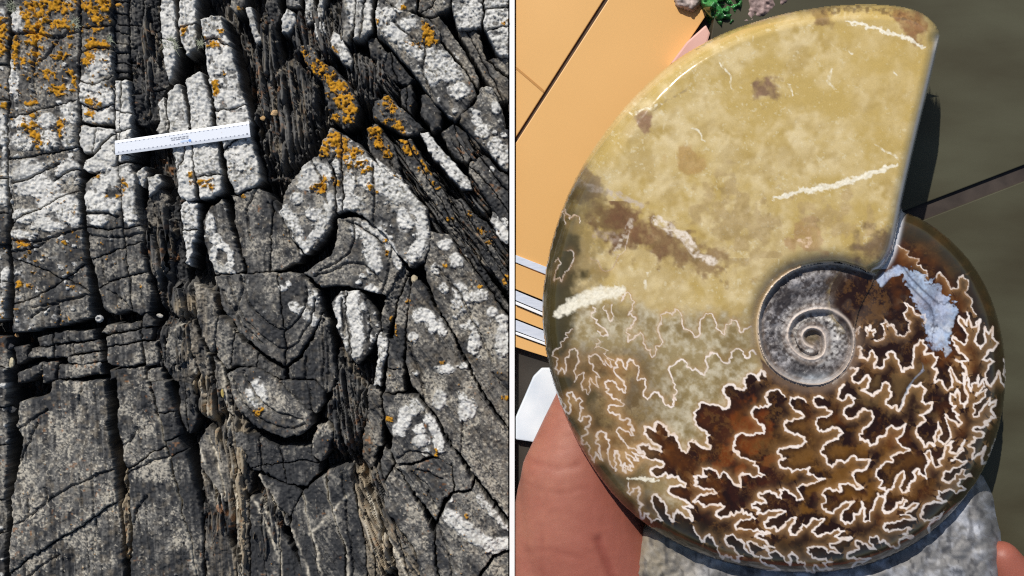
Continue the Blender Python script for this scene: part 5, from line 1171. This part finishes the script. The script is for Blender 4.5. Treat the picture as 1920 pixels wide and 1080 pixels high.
mask_u = allc & (ctr((um * sstep(50, 85, np.hypot(AX - 1630, AY - 570))).astype(float)) > .5) & ~mask_n
lcell = allc & (ctr(line) > .16) & ~mask_n & ~mask_u
mask_b = allc & (ctr(damb) < 0) & (ctr(olz) < 0) & ~mask_u & ~lcell & ~mask_n
mask_p = allc & ~mask_b & ~mask_u & ~lcell & ~mask_n
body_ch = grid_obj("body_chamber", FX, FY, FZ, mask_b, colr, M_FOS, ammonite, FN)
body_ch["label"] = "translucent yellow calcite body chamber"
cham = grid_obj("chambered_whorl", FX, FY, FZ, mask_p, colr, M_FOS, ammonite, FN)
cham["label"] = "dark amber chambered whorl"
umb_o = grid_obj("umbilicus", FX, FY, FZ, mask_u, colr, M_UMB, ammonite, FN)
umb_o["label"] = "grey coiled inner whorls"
refl_o = grid_obj("reflection_patch", FX, FY, FZ, mask_n, refl_col, M_REFL, ammonite, FN)
refl_o["label"] = "pale blue window reflection painted on the shell"
nid = near[:-1, :-1]
for i, k in enumerate(ST):
    m = lcell & (nid == i + 1)
    if m.sum() > 20: grid_obj("suture_line", FX, FY, FZ, m, colr, M_FOS, cham, FN)
rest = lcell & (nid == 0)
# far side, mirrored below the middle plane
bs = 6
BXs, BYs, BZs = FX[::bs, ::bs], FY[::bs, ::bs], (ZM - .45 * (zz[::bs, ::bs] - ZM)) * S
okb = (sdist > -.6)[::bs, ::bs]
cb = okb[:-1, :-1] & okb[1:, :-1] & okb[:-1, 1:] & okb[1:, 1:]
grid_obj("far_side", BXs, BYs, BZs, cb, np.broadcast_to(lin(70, 55, 30), BXs.shape + (3,)), M_FOS, ammonite, flip=True)

# ================================================================== STONE AND HAND
def stone_col(X, Y, z, n):
    a = fbm(X / 30, Y / 30, 601, 4); b = fbm(X / 5, Y / 5, 602, 3)
    c = mixc(np.broadcast_to(lin(120, 118, 116), X.shape + (3,)), lin(178, 180, 186), np.clip(2.4 * (a - .42) + .8 * (b - .5), 0, 1))
    c = mixc(c, lin(130, 116, 88), np.clip(sstep(1420, 1200, X) * (.4 + 1.2 * (a - .3)), 0, .8))
    c = mixc(c, lin(46, 46, 50), np.clip((fbm(X / 10, Y / 22, 603, 4) - .58) * 5, 0, .6))
    return c
rock = lump("stone_block", [(1150,1240),(1158,1120),(1170,1050),(1196,985),(1260,930),(1400,900),(1650,890),(1800,860),(1846,893),(1862,930),(1874,985),(1884,1040),(1890,1120),(1880,1240),(1500,1290)], 6, 138, stone_col, M_STONE, None, 10, 26, 46, 11, 3.0)
tag(rock, "rough blue-grey stone block held beneath the ammonite", "stone")

# hand: limbs as chains of overlapping ellipsoids, fused into one skin
def hand_mesh():
    sb = bmesh.new(); bmesh.ops.create_icosphere(sb, subdivisions=3, radius=1.0)
    bv = np.array([v.co[:] for v in sb.verts]); bf = np.array([[v.index for v in f.verts] for f in sb.faces]); sb.free()
    VV = []; FF = []
    def ball(px, py, z, r, ry=None, rz=None):
        c = np.array(W(px, py, z)); FF.append(bf + len(VV) * len(bv))
        VV.append(bv * np.array([r, ry or r, rz or r]) * S + c)
    def chain(pts, n=14):
        for (a, b) in zip(pts[:-1], pts[1:]):
            for i in range(n + 1):
                t = i / n; q = [a[j] * (1 - t) + b[j] * t for j in range(4)]
                ball(q[0], q[1], q[2] * .86, q[3], q[3], min(q[3], 32 + .40 * q[3]))
    # palm and wrist
    chain([(1480,1560,85,150), (1400,1330,80,160), (1330,1200,75,130)])
    chain([(1480,1560,85,150), (1560,1330,80,160), (1640,1230,75,120)])
    chain([(1480,1560,85,150), (1470,1900,85,135)])
    # thumb: heel, knuckle and tip resting behind the shell
    chain([(1230,1330,75,140), (1130,1150,80,128), (1092,1010,84,116), (1080,900,84,102), (1098,815,84,82), (1120,730,84,64), (1150,670,80,54)])
    chain([(1020,1180,60,80), (1035,1040,62,84), (1050,930,66,80)])
    # fingers bent up round the right side of the stone
    chain([(1640,1250,70,88), (1800,1230,60,74), (1905,1165,66,60), (1902,1092,86,44), (1878,1046,96,32)])
    chain([(1660,1310,70,84), (1850,1330,60,74), (1985,1270,75,60), (1975,1215,110,44)])
    chain([(1640,1390,70,84), (1840,1430,60,72), (1980,1390,75,58), (1965,1335,110,42)])
    chain([(1620,1480,70,76), (1780,1540,60,62), (1900,1510,72,50), (1890,1460,100,38)])
    o = mesh_from("hand_tmp", np.concatenate(VV), np.concatenate(FF))
    rm = o.modifiers.new("skin", 'REMESH'); rm.mode = 'VOXEL'; rm.voxel_size = 5 * S
    sm = o.modifiers.new("soft", 'SMOOTH'); sm.factor = .6; sm.iterations = 14
    dg = bpy.context.evaluated_depsgraph_get()
    out = bpy.data.meshes.new_from_object(o.evaluated_get(dg)); out.name = "hand"
    bpy.data.objects.remove(o)
    return out
hme = hand_mesh()
n = len(hme.vertices); co = np.zeros(n * 3, np.float32); hme.vertices.foreach_get("co", co); co = co.reshape(-1, 3)
hx = 960 + co[:, 0] / S; hy = 540 - co[:, 1] / S
# skin folds and fine creases
cre = np.zeros(n)
for pts, wdt, dep in [([(970,830),(1000,850),(1040,858),(1075,850)], 6, 1.2), ([(970,885),(1010,895),(1050,900),(1090,890)], 6, .7), ([(980,1010),(1030,1000),(1080,1010)], 6, .8), ([(1110,980),(1130,1030),(1150,1090)], 7, 4), ([(1010,960),(1015,1080)], 5, 1.0)]:
    cre += dep * np.exp(-(seg_dist(hx + 5 * (fbm(hx / 14, hy / 14, 3, 3) - .5), hy, pts) / wdt) ** 2)
fine_ = .8 * (fbm(hx / 4.5, hy / 22, 701, 3) - .5) + .7 * (fbm(hx / 22, hy / 4.2, 702, 3) - .5) + 2.0 * (fbm(hx / 40, hy / 40, 703, 3) - .5)
co[:, 2] += (-cre + fine_) * S
co[:, 0] = np.maximum(co[:, 0], (966.2 - 960) * S + 0.0002 * fbm(hy / 7, hx / 7, 9, 2))
hme.vertices.foreach_set("co", co.ravel())
pal = np.clip(fbm(hx / 60, hy / 60, 711, 4) * 2.2 - .6, 0, 1)[:, None]
hc_ = lin(168, 111, 90) * (1 - pal) + lin(154, 93, 76) * pal
mot = np.clip((fbm(hx / 6, hy / 6, 712, 3) - .5) * 1.2 + .5, 0, 1)[:, None]
hc_ = hc_ * (.93 + .14 * mot)
red = sstep(1000, 1120, hx + .25 * (hy - 900))[:, None]  # redder, darker towards the shell: the shade there is put into the colour
hc_ = hc_ * (1 - red) + lin(147, 85, 69) * red
hc_ = hc_ * (1 - .10 * np.clip(cre, 0, 3)[:, None] * np.array([.6, 1, 1]))
ca = hme.color_attributes.new("tint", 'FLOAT_COLOR', 'POINT')
c4 = np.ones((n, 4), np.float32); c4[:, :3] = np.clip(hc_, 0, 1); ca.data.foreach_set("color", c4.ravel())
hme.polygons.foreach_set("use_smooth", np.ones(len(hme.polygons), bool))
M_SKIN = tint_mat("skin", .5, .4, .18, 420, sss=.12)
hme.materials.append(M_SKIN)
hand = link("person", hme)
tag(hand, "bare hand holding up the stone and ammonite, thumb along the left", "person")
